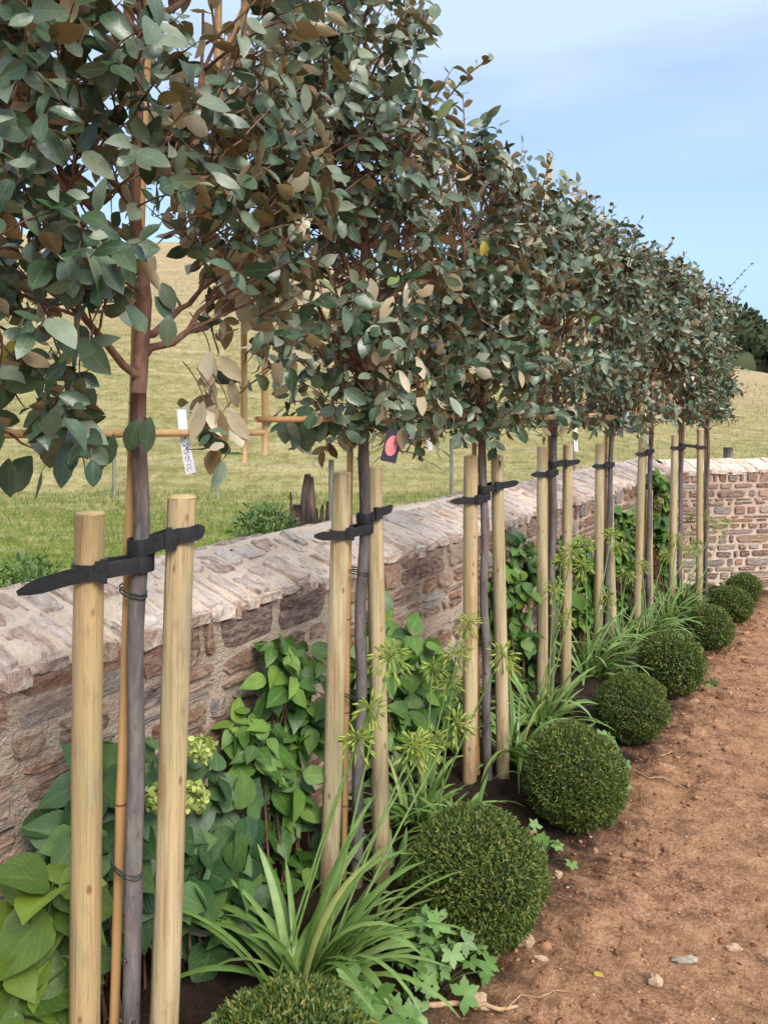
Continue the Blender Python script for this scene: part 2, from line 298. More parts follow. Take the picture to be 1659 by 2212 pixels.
M['soil'] = mat('orange_soil', soil_fn)
def clod_fn(nt, b):
    r = N(nt, 'ShaderNodeNewGeometry').outputs['Random Per Island']; g = noise(nt, obj(nt), 60, 4)
    col = ramp(nt, r, [(0, (.12, .05, .03)), (.5, (.28, .135, .07)), (.96, (.42, .22, .12)), (.985, (.42, .33, .27)), (1, (.50, .43, .37))])
    setb(nt, b, col=mixc(nt, ramp(nt, g, [(.4, 0.), (.8, .5)]), col, (.15, .07, .04)), rough=.95, spec=.1, nor=bump(nt, g, .6, .006))
M['clod'] = mat('soil_clod', clod_fn)
def pebble_fn(nt, b):
    r = N(nt, 'ShaderNodeObjectInfo').outputs['Random']; g = noise(nt, mapv(nt, obj(nt), (30, 90, 90)), 1, 5)
    col = ramp(nt, r, [(0, (.36, .20, .12)), (.5, (.42, .30, .21)), (1, (.40, .27, .17))])
    setb(nt, b, col=mixc(nt, ramp(nt, g, [(.4, 0.), (.75, .6)]), col, (.2, .11, .07)), rough=.9, spec=.15, nor=bump(nt, g, .6, .006))
M['pebble'] = mat('path_stone', pebble_fn)
M['slate'] = mat('grey_slate', lambda nt, b: setb(nt, b, col=ramp(nt, noise(nt, mapv(nt, obj(nt), (20, 120, 60)), 1, 5), [(.35, (.17, .14, .11)), (.7, (.36, .31, .25))]), rough=.85))
def field_fn(nt, b):
    o = obj(nt); d = N(nt, 'ShaderNodeVectorMath', {0: o, 1: (float(FW[0]), float(FW[1]), 0)}, operation='DOT_PRODUCT').outputs['Value']
    big = noise(nt, o, .35, 4, .6); mid = noise(nt, mapv(nt, o, (1, 1, 1)), 3.2, 6, .7, .4); fine = noise(nt, o, 22, 5, .7)
    g = ramp(nt, mid, [(.3, (.07, .115, .02)), (.5, (.16, .20, .035)), (.7, (.30, .29, .085))])
    s = ramp(nt, mid, [(.28, (.12, .11, .038)), (.45, (.24, .215, .09)), (.6, (.33, .285, .13)), (.75, (.43, .36, .20))])
    u = ramp(nt, mid, [(.3, (.25, .185, .10)), (.7, (.42, .325, .20))])
    dd = mth(nt, 'ADD', d, mth(nt, 'MULTIPLY', mth(nt, 'SUBTRACT', big, .5), 14)); dd = mth(nt, 'ADD', dd, mth(nt, 'MULTIPLY', mth(nt, 'SUBTRACT', mid, .5), 7))
    col = mixc(nt, N(nt, 'ShaderNodeMapRange', {0: dd, 1: 9., 2: 15.}).outputs[0], g, s)
    col = mixc(nt, N(nt, 'ShaderNodeMapRange', {0: dd, 1: 24., 2: 42.}).outputs[0], col, u)
    pp = N(nt, 'ShaderNodeVectorMath', {0: o, 1: (float(RT[0]), float(RT[1]), 0)}, operation='DOT_PRODUCT').outputs['Value']
    mow = noise(nt, N(nt, 'ShaderNodeCombineXYZ', {0: mth(nt, 'MULTIPLY', pp, .35), 1: mth(nt, 'MULTIPLY', d, 1.9)}).outputs[0], 1, 5, .65, .4)     # swathes left by the mower
    col = mixc(nt, ramp(nt, mow, [(.5, 0.), (.66, .4)]), col, (.50, .42, .24)); col = mixc(nt, ramp(nt, mow, [(.34, .45), (.46, 0.)]), col, (.15, .15, .05))
    col = mixc(nt, ramp(nt, fine, [(.3, .6), (.5, 0.)]), col, (.10, .085, .02))
    setb(nt, b, col=col, rough=1, spec=.05, nor=bump(nt, mth(nt, 'ADD', mid, mth(nt, 'MULTIPLY', fine, .3)), 1, .12))
M['field'] = mat('hay_field', field_fn)
def grey_fn(nt, b):
    g = noise(nt, mapv(nt, obj(nt), (50, 50, 3)), 1, 5)
    setb(nt, b, col=ramp(nt, g, [(.3, (.10, .09, .075)), (.6, (.22, .20, .17)), (.8, (.33, .31, .28))]), rough=.9, nor=bump(nt, g, .5, .006))
M['greywood'] = mat('weathered_post', grey_fn)
def char_fn(nt, b):
    o = obj(nt); g = noise(nt, mapv(nt, o, (30, 30, 3)), 1, 5); s = N(nt, 'ShaderNodeSeparateXYZ', {0: o}).outputs[2]
    top = ramp(nt, g, [(.35, (.03, .022, .02)), (.55, (.12, .075, .055)), (.75, (.22, .15, .11))])
    k = N(nt, 'ShaderNodeMapRange', {0: mth(nt, 'ADD', s, mth(nt, 'MULTIPLY', g, .2)), 1: .72, 2: .98}).outputs[0]
    setb(nt, b, col=mixc(nt, k, (.010, .009, .009), top), rough=.85, nor=bump(nt, g, .8, .01))
M['char'] = mat('charred_wood', char_fn)
M['steel'] = mat('galvanised_wire', lambda nt, b: (setb(nt, b, col=(.35, .35, .36), rough=.4), b.inputs['Metallic'].__setattr__('default_value', .8)))
def label_fn(nt, b):
    o = obj(nt); uv = N(nt, 'ShaderNodeTexCoord').outputs['UV']; s = N(nt, 'ShaderNodeSeparateXYZ', {0: uv})
    n1 = noise(nt, mapv(nt, uv, (26, 7, 1)), 1, 3, .6); ln = mth(nt, 'LESS_THAN', mth(nt, 'ABSOLUTE', mth(nt, 'SUBTRACT', s.outputs[1], .5)), .3)
    rg = mth(nt, 'MULTIPLY', mth(nt, 'GREATER_THAN', s.outputs[0], .42), mth(nt, 'LESS_THAN', s.outputs[0], .95))
    k = mth(nt, 'MULTIPLY', mth(nt, 'MULTIPLY', mth(nt, 'GREATER_THAN', n1, .54), ln), rg)
    setb(nt, b, col=mixc(nt, k, (.78, .80, .84), (.10, .12, .20)), rough=.5)
M['paper'] = mat('white_label', label_fn)
M['card'] = mat('black_card', lambda nt, b: setb(nt, b, col=(.030, .028, .045), rough=.4))
M['pink'] = mat('coral_print', lambda nt, b: setb(nt, b, col=ramp(nt, noise(nt, obj(nt), 160, 2), [(.45, (.72, .17, .19)), (.6, (.78, .30, .29))]), rough=.5))
M['maroon'] = mat('maroon_tag', lambda nt, b: setb(nt, b, col=(.10, .012, .03), rough=.45))
M['navy'] = mat('navy_tag', lambda nt, b: setb(nt, b, col=(.035, .06, .11), rough=.45))

# ------------------------------------------------------------------ ground, field
xs = np.concatenate([np.arange(-2.0, -.02, .02), np.arange(0, 1.2, .08), np.arange(1.2, 14, .5)])
ys = np.concatenate([np.arange(-6, .6, .3), np.arange(.6, 6, .02), np.arange(6, 11, .04), np.arange(11, 16.1, .5)])
X, Y = np.meshgrid(xs, ys, indexing='ij')
rough = np.where(X < -.62, 1, np.clip(1 - (X + .62) / .25, .35, 1))
Zg = gz(X, Y) + rough * (.028 * vnoise(X * 6, Y * 6, 1) + .020 * vnoise(X * 14, Y * 14, 2) + .016 * vnoise(X * 32, Y * 32, 3)) + .03 * vnoise(X * 1.5, Y * 1.5, 4)
Zg += .05 * np.clip((-X - .9) / .4, 0, 1)
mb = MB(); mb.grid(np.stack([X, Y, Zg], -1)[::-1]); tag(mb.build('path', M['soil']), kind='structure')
CORNER = np.array([-1.8, 9.55]); FDIR = np.array([.761, .649]); FDIR = FDIR / np.linalg.norm(FDIR); FN = np.array([FDIR[1], -FDIR[0]])
def fz(x, y):
    q = -x * st * 1.0 + y * ct; p = x * ct + y * st
    a = p / np.maximum(q, 1)
    zt = np.interp(a, [-.9, -.474, -.13, .154, .30, .43, .5, .8], [17.5, 17.5, 16, 12, 8.5, 5.3, 4.6, 4.])
    t = np.clip((q - 15) / 57, 0, 1); z = zt * t ** 1.15 * (1 - .15 * t)
    z = z / .85 * np.where(q > 72, 1 - np.clip((q - 72) / 240, 0, 1) * .6, 1)
    z = z + .07 + .10 * vnoise(x * .7, y * .7, 7) + .05 * vnoise(x * 2, y * 2, 8)
    far = np.clip((np.hypot(x, y) - 8) / 20, .0, 1); z = z + far * .5 * vnoise(x * .12, y * .12, 9)
    side = (x - CORNER[0]) * FN[0] + (y - CORNER[1]) * FN[1]     # >0: garden side of the far wall
    inside = (x > -2.25) & (side > -.35) & (x < 14.2) & (y > -6.3)
    return np.where(inside, -1.2, z)
rr = np.geomspace(1.9, 520, 200); aa = np.linspace(0, 2 * np.pi, 460, endpoint=False)
Rr, A = np.meshgrid(rr, aa, indexing='ij'); Xf, Yf = Rr * np.sin(A), Rr * np.cos(A)
mb = MB(); mb.grid(np.stack([Xf, Yf, fz(Xf, Yf)], -1)[:, ::-1], cu=True); tag(mb.build('field', M['field']), kind='structure')

def scatter_blades(n, qmin, qmax, sz, seed, amin=-.53, amax=.53, pw=1.0):
    rng = np.random.default_rng(seed); q = qmin * (qmax / qmin) ** (rng.random(n) ** pw); p = q * rng.uniform(amin, amax, n)
    x, y = p * ct - q * st, p * st + q * ct; z = fz(x, y); k = z > -.6
    x, y, z, q = x[k], y[k], z[k], q[k]; n = len(x)
    D = nrm(np.stack([rng.normal(0, .45, n), rng.normal(0, .45, n), np.ones(n)], 1)); Nn = rng.normal(size=(n, 3)); s = sz * (.6 + .8 * rng.random(n)) * (.7 + q * .045)
    m = MB(); m.leaves(BLADE, np.stack([x, y, z - .02], 1), D, Nn, s, .10 * s, curl=rng.uniform(0, .6, n)); return m
tag(scatter_blades(60000, 3.2, 15, .075, 5).build('meadow_grass', M['grass']), 'lush green grass in the field just behind the stone wall', 'grass', kind='stuff')
tag(scatter_blades(36000, 8.5, 50, .07, 6).build('dry_grass', M['straw']), 'straw coloured cut grass covering the sloping field', 'grass', kind='stuff')

# ------------------------------------------------------------------ stone walls
def stone_block(m, rng, P0, du, dh, dn, u0, u1, h0, h1, dep, nu=5, nh=4, skew=0):
    ss = lambda n: np.concatenate([[-1], np.linspace(-.84, .84, n), [1]])
    a = ss(nu); b = ss(nh); Aa, Bb = np.meshgrid(a, b, indexing='ij')
    cu, ch, wu, wh = (u0 + u1) / 2, (h0 + h1) / 2, (u1 - u0) / 2, (h1 - h0) / 2
    kc = rng.uniform(.05, .22)
    uu = Aa * (1 - kc * Bb ** 2 * np.abs(Aa) ** 3) ; hh = Bb * (1 - kc * Aa ** 2 * np.abs(Bb) ** 3)
    jit = min(wu, wh) * .16
    uu = cu + uu * wu + skew * Bb * wh + rng.normal(0, jit, uu.shape) * .55; hh = ch + hh * wh + rng.normal(0, jit, hh.shape) * .55 + Aa * rng.normal(0, .07) * wh
    edge = np.maximum(np.abs(Aa), np.abs(Bb)) > .99
    d = np.where(edge, -.012, dep + rng.normal(0, .0022, Aa.shape) + Aa * rng.normal(0, .004) + Bb * rng.normal(0, .004))
    P = P0 + uu[..., None] * du + hh[..., None] * dh + d[..., None] * dn
    m.grid(P)
def build_wall(name, label, org, d2, n2, length, hb, ht, seed, u0v=0.0):
    rng = np.random.default_rng(seed); du = np.array([d2[0], d2[1], 0.]); dn = np.array([n2[0], n2[1], 0.]); up = np.array([0, 0, 1.]); org = np.array([org[0], org[1], 0.])
    root = empty(name, org, label, 'stone wall')
    cr_h, dep, lip = .125, .38, .07
    # mortar body with the rounded coping
    prof = [(-.006, hb), (-.004, ht - lip * .4), (.006, ht - lip * .3), (.014, ht - .01), (-.06, ht + .024), (-.18, ht + .058), (-.29, ht + .089), (-.38, ht + cr_h - .014), (-.46, ht + .10), (-.60, ht + .05), (-.72, ht), (-.72, hb)]
    us = np.linspace(0, length, int(length / .12))
    P = np.stack([org + du * u + dn * np.array([p[0] for p in prof])[:, None] + up * np.array([p[1] for p in prof])[:, None] for u in us])
    P = P + dn * (.008 * vnoise(P[..., 2] * 9, us[:, None] * 7, seed))[..., None] + up * (.014 * vnoise(np.arange(len(prof))[None] * 1.7, us[:, None] * 5, seed + 1) * (np.array([p[1] for p in prof]) > ht - .1))[..., None]
    m = MB(); m.grid(P); m.build('mortar', M['mortar'], root)
    m = MB(); h = hb
    while h < ht - .035:
        rh = rng.uniform(.035, .125)
        if ht - lip * .2 - (h + rh) < .045: rh = ht - lip * .2 - h
        u = rng.uniform(-.1, .1)
        while u < length:
            L = np.clip(rng.lognormal(-1.75, .55), .07, .48) * (1 if rh > .06 else 1.15); g = rng.uniform(.009, .021)
            if u + L > u0v:
                if rng.random() < .22 and rh > .075:            # two thin ones in place of one
                    s = rng.uniform(.4, .6)
                    stone_block(m, rng, org, du, up, dn, u + g, u + L - g, h + g * .7, h + rh * s - g * .5, .012)
                    stone_block(m, rng, org, du, up, dn, u + g, u + L - g, h + rh * s + g * .5, h + rh - g * .7, .013)
                else: stone_block(m, rng, org, du, up, dn, u + g, u + L - g, h + g * .75, h + rh - g * .75, rng.uniform(.008, .020), skew=rng.normal(0, .12))
            u += L
        h += rh
    m.build('rubble_face', M['stone'], root, smooth=False)
    m = MB(); u = 0.
    sl = nrm(-dn * .36 + up * .105); sn = nrm(np.cross(du, sl)); sn = sn if sn[2] > 0 else -sn; SL = .40
    p0 = org + dn * .020 + up * (ht - .006)
    while u < length:
        wd = np.clip(rng.lognormal(-2.15, .45), .05, .26); g = rng.uniform(.006, .013); sk = rng.normal(.22, .16) * .35
        if u + wd > u0v:
            e0 = rng.uniform(-.005, .02); cut = rng.random()
            segs = [(e0, SL + rng.uniform(-.03, .02))] if cut < .45 else ([(e0, SL * (k := rng.uniform(.45, .75)) - .01), (SL * k + .01, SL + rng.uniform(-.03, .02))])
            for s0, s1 in segs:
                stone_block(m, rng, p0, du, sl, sn, u + g, u + wd - g, s0, s1, rng.uniform(.006, .020), 5, 7, skew=sk)
            # the end of the slab, seen on the face of the wall
            stone_block(m, rng, org + dn * .012 + up * ht, du, up, dn, u + g, u + wd - g, -rng.uniform(.02, .06), .010, rng.uniform(.004, .014), 4, 3)
            bl = nrm(-dn * .34 - up * .10); bn = np.cross(bl, du); bn = bn if bn[2] > 0 else -bn
            stone_block(m, rng, org - dn * .385 + up * (ht + cr_h - .015), du, bl, bn, u + g, u + wd - g, 0, .34, .012, 4, 4)
        u += wd
    m.build('coping', M['cope'], root, smooth=False)
    return root
build_wall('stone_wall', 'long rubble stone wall running behind the staked trees', (-1.8, -.8), (0, 1), (1, 0), CORNER[1] + .8, -.62, .94, 3, 1.2)
build_wall('stone_wall', 'far stone wall crossing the end of the path', (CORNER[0] - .02, CORNER[1]), FDIR, FN, 8.0, -.75, .91, 4)

# ------------------------------------------------------------------ trees, stakes, canes, ties
TREES = [  # Z, trunk base px, trunk px at head, stakes [(x_bottom, x_top, y_top)], cane (bottom, top), twigs
 dict(Z=1.72, b=(2200, 285), t=(900, 305), st=[((2212, 180), (1105, 199)), ((2212, 352), (1075, 397))], cane=((2212, 247), (1100, 283)), n=520, hb=1.52),
 dict(Z=2.62, b=(1900, 770), t=(900, 790), st=[((1920, 708), (1020, 742)), ((1950, 823), (1010, 810))], cane=((1920, 742), (930, 757)), n=400, hb=1.50),
 dict(Z=3.40, b=(1690, 1053), t=(900, 1042), st=[((1690, 1012), (985, 1018)), ((1735, 1085), (985, 1075))], cane=((1650, 1032), (900, 1023)), n=420, hb=1.50),
 dict(Z=4.45, b=(1500, 1190), t=(900, 1197), st=[((1530, 1169), (965, 1172)), ((1480, 1220), (962, 1228))], cane=((1500, 1183), (900, 1187)), n=430, hb=1.5),
 dict(Z=5.45, b=(1390, 1308), t=(880, 1322), st=[((1390, 1289), (960, 1296)), ((1400, 1322), (1080, 1317))], cane=((1390, 1302), (900, 1309)), n=420, hb=1.5),
 dict(Z=6.25, b=(1330, 1398), t=(900, 1406), st=[((1340, 1374), (945, 1388)), ((1330, 1401), (1060, 1402))], cane=((1330, 1388), (900, 1393)), n=420, hb=1.5),
 dict(Z=7.20, b=(1290, 1466), t=(900, 1473), st=[((1270, 1450), (940, 1458)), ((1290, 1508), (928, 1512))], cane=((1280, 1472), (900, 1465)), n=420, hb=1.5),
 dict(Z=8.20, b=(1290, 1523), t=(890, 1529), st=[], cane=((1280, 1520), (900, 1522)), n=420, hb=1.5),
]
ORD = ['nearest', 'second', 'third', 'fourth', 'fifth', 'sixth', 'seventh', 'last']
TREE_LAB = ['nearest pleached tree with open sparse lower branches and a bare grey trunk', 'second pleached tree from camera with a black card hanging under it',
  'third pleached tree from camera with a long shoot standing above its crown', 'fourth pleached tree from camera with paired canes poking above its top', 'fifth pleached tree from camera in the middle of the receding row',
  'sixth pleached tree from camera close behind its left stake', 'seventh pleached tree from camera just before the end of the row', 'farthest pleached tree at the end of the row against the sky']
def line_pts(lo, hi, Z, z0, z1, n):                     # lo/hi = (py, px): straight line through two sighted points
    a, b = U(lo[1], lo[0], Z), U(hi[1], hi[0], Z); d = (b - a) / (b[2] - a[2]); zz = np.linspace(z0, z1, n)
    return a + d * (zz - a[2])[:, None]
def bez(a, b, c, n):
    t = np.linspace(0, 1, n)[:, None]; return (1 - t) ** 2 * a + 2 * t * (1 - t) * b + t * t * c
bases = []
for T in TREES: bases.append(G(T['b'][1], T['Z']))
sdir_np = np.array(sdir); M['wilted'] = leafmat('wilted_leaf', [(0, (.42, .33, .20)), (.5, (.58, .50, .36)), (1, (.70, .64, .50))], rough=.6, transl=.1, vein=.25, veincol=(.40, .31, .18))
LIT = np.array([sdir.x, sdir.y, 0.]) / math.hypot(sdir.x, sdir.y)      # leaves turn to the light
def crown(m_leaf, m_twig, rng, ctr, a, b, h, n, axis, leafL, reject=None, tpl=OVATE, low=.0):
    B = np.array([axis[1], -axis[0], 0.]); up = np.array([0, 0, 1.]); LP, LD, LN, LL = [], [], [], []
    cnt = 0
    while cnt < n:
        u = rng.uniform(-1, 1, 3)
        if (np.abs(u) ** 3.2).sum() > 1.05: continue
        if np.abs(u).max() < .55 and rng.random() < .45: continue
        pos = ctr + axis * u[0] * a + B * u[1] * b + up * u[2] * h
        if vnoise(np.array(pos[1] * 4.1), np.array(pos[2] * 4.1), 3) < -.14 and rng.random() < .88: continue
        if reject is not None and reject(pos): continue
        cnt += 1
        out = nrm(axis * u[0] * .7 + B * u[1] * 1.1 + up * .15)
        d = nrm(out * .8 + up * (.4 + .5 * max(0, u[2])) + rng.normal(0, .65, 3)); L = rng.uniform(.08, .18)
        if u[2] < -.75: d = nrm(out * .7 - up * .35 + rng.normal(0, .4, 3))
        e = pos + d * L; c = pos + d * L * .5 + up * .02
        inn = pos - nrm(out + up * .8) * (.07 if n > 435 else .14)
        m_twig.tube(bez(inn, pos + rng.normal(0, .025, 3), e, 7) + rng.normal(0, .003, (7, 3)), np.array([.0008, .002, .0027, .0026, .0022, .0018, .001]), 4, False)
        k = rng.integers(6, 10); tt = np.linspace(.12, 1, k); pts = bez(pos, c, e, k)
        ph0 = rng.uniform(0, 6.28); s1 = nrm(np.cross(d, up + .01)); s2 = np.cross(d, s1)
        for j in range(k):
            ph = ph0 + j * 2.4; sd = s1 * math.cos(ph) + s2 * math.sin(ph)
            LP.append(pts[j]); LD.append(d * (.35 + .8 * (j == k - 1)) + sd * .9 - up * rng.uniform(.1, .75)); LN.append(up * .42 + (axis * u[0] * 1.25 + B * u[1] * .9) * .95 + LIT * .35 + rng.normal(0, .75, 3)); LL.append(leafL * rng.uniform(.6, 1.25))
    n = len(LP); LL = np.array(LL)
    m_leaf.leaves(tpl, np.array(LP), np.array(LD), np.array(LN), LL, LL * rng.uniform(.40, .66, n), curl=rng.uniform(-.2, .6, n), fold=rng.uniform(.0, .45, n), wave=rng.uniform(-.22, .22, n))
def shoot(m_leaf, m_twig, rng, p0, p1, n, leafL):
    mid = (p0 + p1) / 2 + np.array([0, 0, .03]); pts = bez(p0, mid, p1, n); m_twig.tube(pts, np.linspace(.004, .0015, n), 4, False)
    d = nrm(p1 - p0); up = np.array([0, 0, 1.]); s1 = nrm(np.cross(d, up)); i = np.arange(n)
    sd = np.where((i % 2)[:, None] == 0, s1, -s1) + rng.normal(0, .3, (n, 3))
    m_leaf.leaves(OVATE, pts, d * .6 + sd * .8, up + rng.normal(0, .5, (n, 3)), leafL * rng.uniform(.6, 1.1, n), leafL * .5, curl=rng.uniform(0, .3, n), fold=rng.uniform(.1, .3, n))
TRUNKS = []
for i, T in enumerate(TREES):
    rng = np.random.default_rng(100 + i); Z = T['Z']; B0 = bases[i]
    axis = nrm((bases[min(i + 1, 7)] - bases[max(i - 1, 0)]) * np.array([1, 1, 0])); Bx = np.array([axis[1], -axis[0], 0])
    if i == 0: axis = nrm(np.array([-.10, 1, 0])); Bx = np.array([axis[1], -axis[0], 0])
    root = empty('pleached_tree', B0, TREE_LAB[i], 'tree', 'pleached trees in a row along the wall')
    tp = line_pts(T['b'], T['t'], Z, B0[2] - .05, 1.62, 26); tp += np.stack([.004 * np.sin(np.arange(26) * .7 + i), .004 * np.cos(np.arange(26) * .9 + 2 * i), np.zeros(26)], 1)
    TRUNKS.append(tp); m = MB()
    rad = np.linspace(.0195, .0165, 26) * (1 + .10 * (rng.random(26) < .25)); m.tube(tp, rad, 12, wob=.03, rng=rng)
    for k in range(7):                                   # pruned stubs on the stem
        j = rng.integers(4, 25); q = tp[j]; d = nrm(np.append(rng.normal(size=2), .5)); m.tube(np.array([q + d * .010, q + d * .020, q + d * .025]), [.008, .006, .003], 6)
    m.build('trunk', M['bark'], root)
    ctr = tp[-1] * 1.; ctr[2] = 0; ctr += axis * 0; zt_ = 2.93 if i < 2 else (2.66 if i == 2 else 2.77); zc = (T['hb'] + zt_) / 2; hh = (zt_ - T['hb']) / 2; ctr[2] = zc
    tops = tp[-1]; lm = MB()
    lead = np.stack([tops + np.array([.01 * math.sin(q * 1.7 + i), .012 * math.sin(q * 2.3), q * (zt_ - 1.75) / 6]) for q in range(7)]); lm.tube(lead, np.linspace(.0165, .005, 7), 8)
    dn_ = [np.linalg.norm(bases[q] - bases[i]) for q in (i - 1, i + 1) if 0 <= q < 8]; a_, b_ = float(np.clip(.36 * np.mean(dn_), .31, .46)) if i else .50, .18
    for k in range(13):
        j = rng.uniform(0, 4.2); p0 = tops + (lead[-1] - tops) * j / 6; sgn = 1 if k % 2 else -1
        e = p0 + axis * sgn * rng.uniform(.25, .5) + Bx * rng.normal(0, .09) + np.array([0, 0, rng.uniform(.25, .7)]); e[2] = min(e[2], zt_ - .12)
        c = p0 + axis * sgn * .22 + np.array([0, 0, .06])
        pts = bez(p0, c, e, 9) + rng.normal(0, .006, (9, 3)); lm.tube(pts, np.linspace(.010, .003, 9), 6)
        for k2 in range(3):
            q = pts[rng.integers(3, 8)]; e2 = q + np.array([1, 1, .6]) * nrm(axis * sgn * rng.uniform(-.3, .8) + Bx * rng.normal(0, .7) + np.array([0, 0, .7])) * rng.uniform(.15, .3); lm.tube(bez(q, q + (e2 - q) * .5 + rng.normal(0, .015, 3), e2, 5), np.linspace(.0045, .002, 5), 5, False)
    ml = MB()
    if i == 0:
        tr = U(305, 860, 1.72)
        def rej(p, rng=rng, tr=tr):
            q = p @ FW; px = CX + FPX * (p @ RT) / q; py = YH - (p[2] - H) * FPX / q
            if 215 < px < 420 and 430 < py < 1150: return rng.random() < .965
            if 380 < px < 560 and 650 < py < 1150: return rng.random() < .72
            if 405 < px < 560 and py < 150: return rng.random() < .9
            if px > 380 and py < 260: return rng.random() < .35
            return False
    else: rej = None
    crown(ml, lm, rng, ctr, a_, b_, hh, T['n'], axis, [.062, .062, .060, .060, .060, .061, .062, .062][i], rej, OVATE if i < 3 else OVATE_LOW)
    for k in range(7 if i != 2 else 4):
        p0 = ctr + axis * rng.uniform(-.5, .5) + Bx * rng.uniform(-.12, .12) + np.array([0, 0, hh * .85]); shoot(ml, lm, rng, p0, p0 + nrm(np.append(rng.normal(0, .35, 2), 1)) * rng.uniform(.12, .28), 9, .055)
    if i == 2: shoot(ml, lm, rng, U(965, 215, 3.3), U(1055, 128, 3.2), 12, .06)
    if i == 7: shoot(ml, lm, rng, U(1560, 640, 8.0), U(1622, 572, 7.9), 9, .06); shoot(ml, lm, rng, U(1560, 690, 8.0), U(1608, 622, 7.9), 9, .06)
    if i == 0:                                          # big hanging leaves under the crown
        spec = [(70, 985, 1.66, .10), (150, 955, 1.66, .095), (210, 930, 1.68, .085), (245, 935, 1.68, .08), (325, 900, 1.66, .075), (300, 905, 1.67, .07), (20, 990, 1.6, .08), (120, 930, 1.66, .09), (185, 905, 1.68, .085), (180, 720, 1.66, .105), (150, 800, 1.66, .10), (60, 760, 1.6, .10), (100, 850, 1.62, .1), (260, 650, 1.68, .06), (350, 610, 1.66, .06), (365, 680, 1.66, .065), (335, 640, 1.66, .06)]
        P = np.array([U(*s[:3]) for s in spec]); n = len(P); L = np.array([s[3] for s in spec])
        ml.leaves(OVATE, P, np.array([0, 0, -1.]) + RT * rng.normal(0, .35, (n, 1)) + FW * rng.normal(0, .2, (n, 1)), -FW + np.array([0, 0, .3]) + rng.normal(0, .3, (n, 3)), L, L * .58, curl=rng.uniform(0, .25, n), fold=rng.uniform(.05, .2, n))
        mb2 = MB(); spec = [(440, 865, 1.9, .10), (470, 880, 1.9, .105), (455, 760, 1.92, .09), (495, 880, 1.92, .1), (480, 560, 1.95, .1), (520, 620, 1.97, .09)]
        P = np.array([U(*s[:3]) for s in spec]); n = len(P); L = np.array([s[3] for s in spec])
        ml.leaves(OVATE, P, np.array([0, 0, -1.]) + RT * rng.normal(0, .3, (n, 1)), FW + rng.normal(0, .3, (n, 3)), L, L * .45, curl=rng.uniform(-.1, .2, n), fold=rng.uniform(.1, .3, n))
        for s in spec: lm.tube(bez(U(s[0], s[1], s[2]), U(s[0] - 5, s[1] - 40, s[2]), U(s[0] - 45, s[1] - 85, s[2]), 6), .0018, 4, False)
    if i == 1:
        spec = [(618, 890, 2.5, .10), (650, 905, 2.48, .10), (690, 890, 2.5, .095), (730, 880, 2.5, .095), (765, 870, 2.5, .08), (790, 865, 2.5, .08)]
        P = np.array([U(*s[:3]) for s in spec]); n = len(P); L = np.array([s[3] for s in spec])
        ml.leaves(OVATE, P, np.array([0, 0, -1.]) + RT * rng.normal(0, .25, (n, 1)), -FW + rng.normal(0, .2, (n, 3)), L, L * .58, curl=rng.uniform(0, .2, n), fold=rng.uniform(.05, .15, n))
    DEAD = {0: [(428, 868, 1.9, .10), (440, 885, 1.9, .085), (472, 872, 1.9, .10), (490, 885, 1.92, .09), (455, 755, 1.92, .085), (475, 770, 1.92, .08), (560, 660, 2.0, .08), (500, 820, 1.92, .075)],
            1: [(838, 862, 2.45, .085), (862, 800, 2.45, .075), (822, 790, 2.45, .075), (850, 640, 2.45, .08), (878, 720, 2.45, .075), (905, 850, 2.5, .07), (845, 745, 2.42, .07), (800, 600, 2.45, .08), (880, 610, 2.45, .075), (900, 770, 2.5, .075)], 2: [(1100, 680, 3.1, .07), (1085, 760, 3.1, .07), (1120, 800, 3.15, .07)]}.get(i)
    if DEAD:                                            # pale wilted leaves hanging among the green
        P = np.array([U(*s[:3]) for s in DEAD]); n = len(P); L = np.array([s[3] for s in DEAD]); m = MB()
        m.leaves(OVATE, P, np.array([0, 0, -1.]) + RT * rng.normal(0, .4, (n, 1)) + FW * rng.normal(0, .2, (n, 1)), -FW + sdir_np * .5 + rng.normal(0, .35, (n, 3)), L, L * rng.uniform(.34, .5, n), curl=rng.uniform(-.2, .3, n), fold=rng.uniform(.15, .5, n), wave=rng.uniform(-.2, .2, n)); m.build('wilted_leaves', M['wilted'], root)
    lm.build('branches', M['twig'], root); ml.build('crown', M['silverberry'], root)
    # ---- stakes
    T['S'] = []
    for k, (lo, hi) in enumerate(T['st']):
        zt = U(hi[1], hi[0], Z)[2]; dz = Z + (.02 if k else -.03); sp_ = line_pts(lo, hi, dz, B0[2] - .25, zt, 24); rw = np.random.default_rng(900 + i * 3 + k)
        sp_[:, :2] += .0022 * np.sin(np.linspace(0, 5, 24))[:, None]
        lab = {0: 'left', 1: 'right'}[k]
        nm = 'peeled round wooden stake on the %s of the %s tree' % (lab, ORD[i])
        rt = empty('tree_stake', (sp_[5][0], sp_[5][1], B0[2]), nm, 'stake', 'round wooden stakes beside the trees'); m = MB()
        R_ = (.0305 if i == 0 else .030 - .002 * (k == 1)); m.tube(sp_, R_ * np.linspace(1.03, .97, 24), 20, False, wob=.028, rng=rw)
        m.build('pole', M['stake'], rt); m = MB(); t_ = sp_[-1]
        ph = np.arange(20) * 2 * np.pi / 20; ring = lambda r, z: np.stack([t_[0] + r * np.cos(ph), t_[1] + r * np.sin(ph), np.full(20, t_[2] + z)], 1)
        m.grid(np.stack([ring(R_ * 1.0, -.002), ring(R_ * .90, .003), ring(R_ * .4, .004), ring(.001, .004)]), cu=True); m.build('sawn_top', M['cut'], rt)
        T['S'].append((sp_, R_))
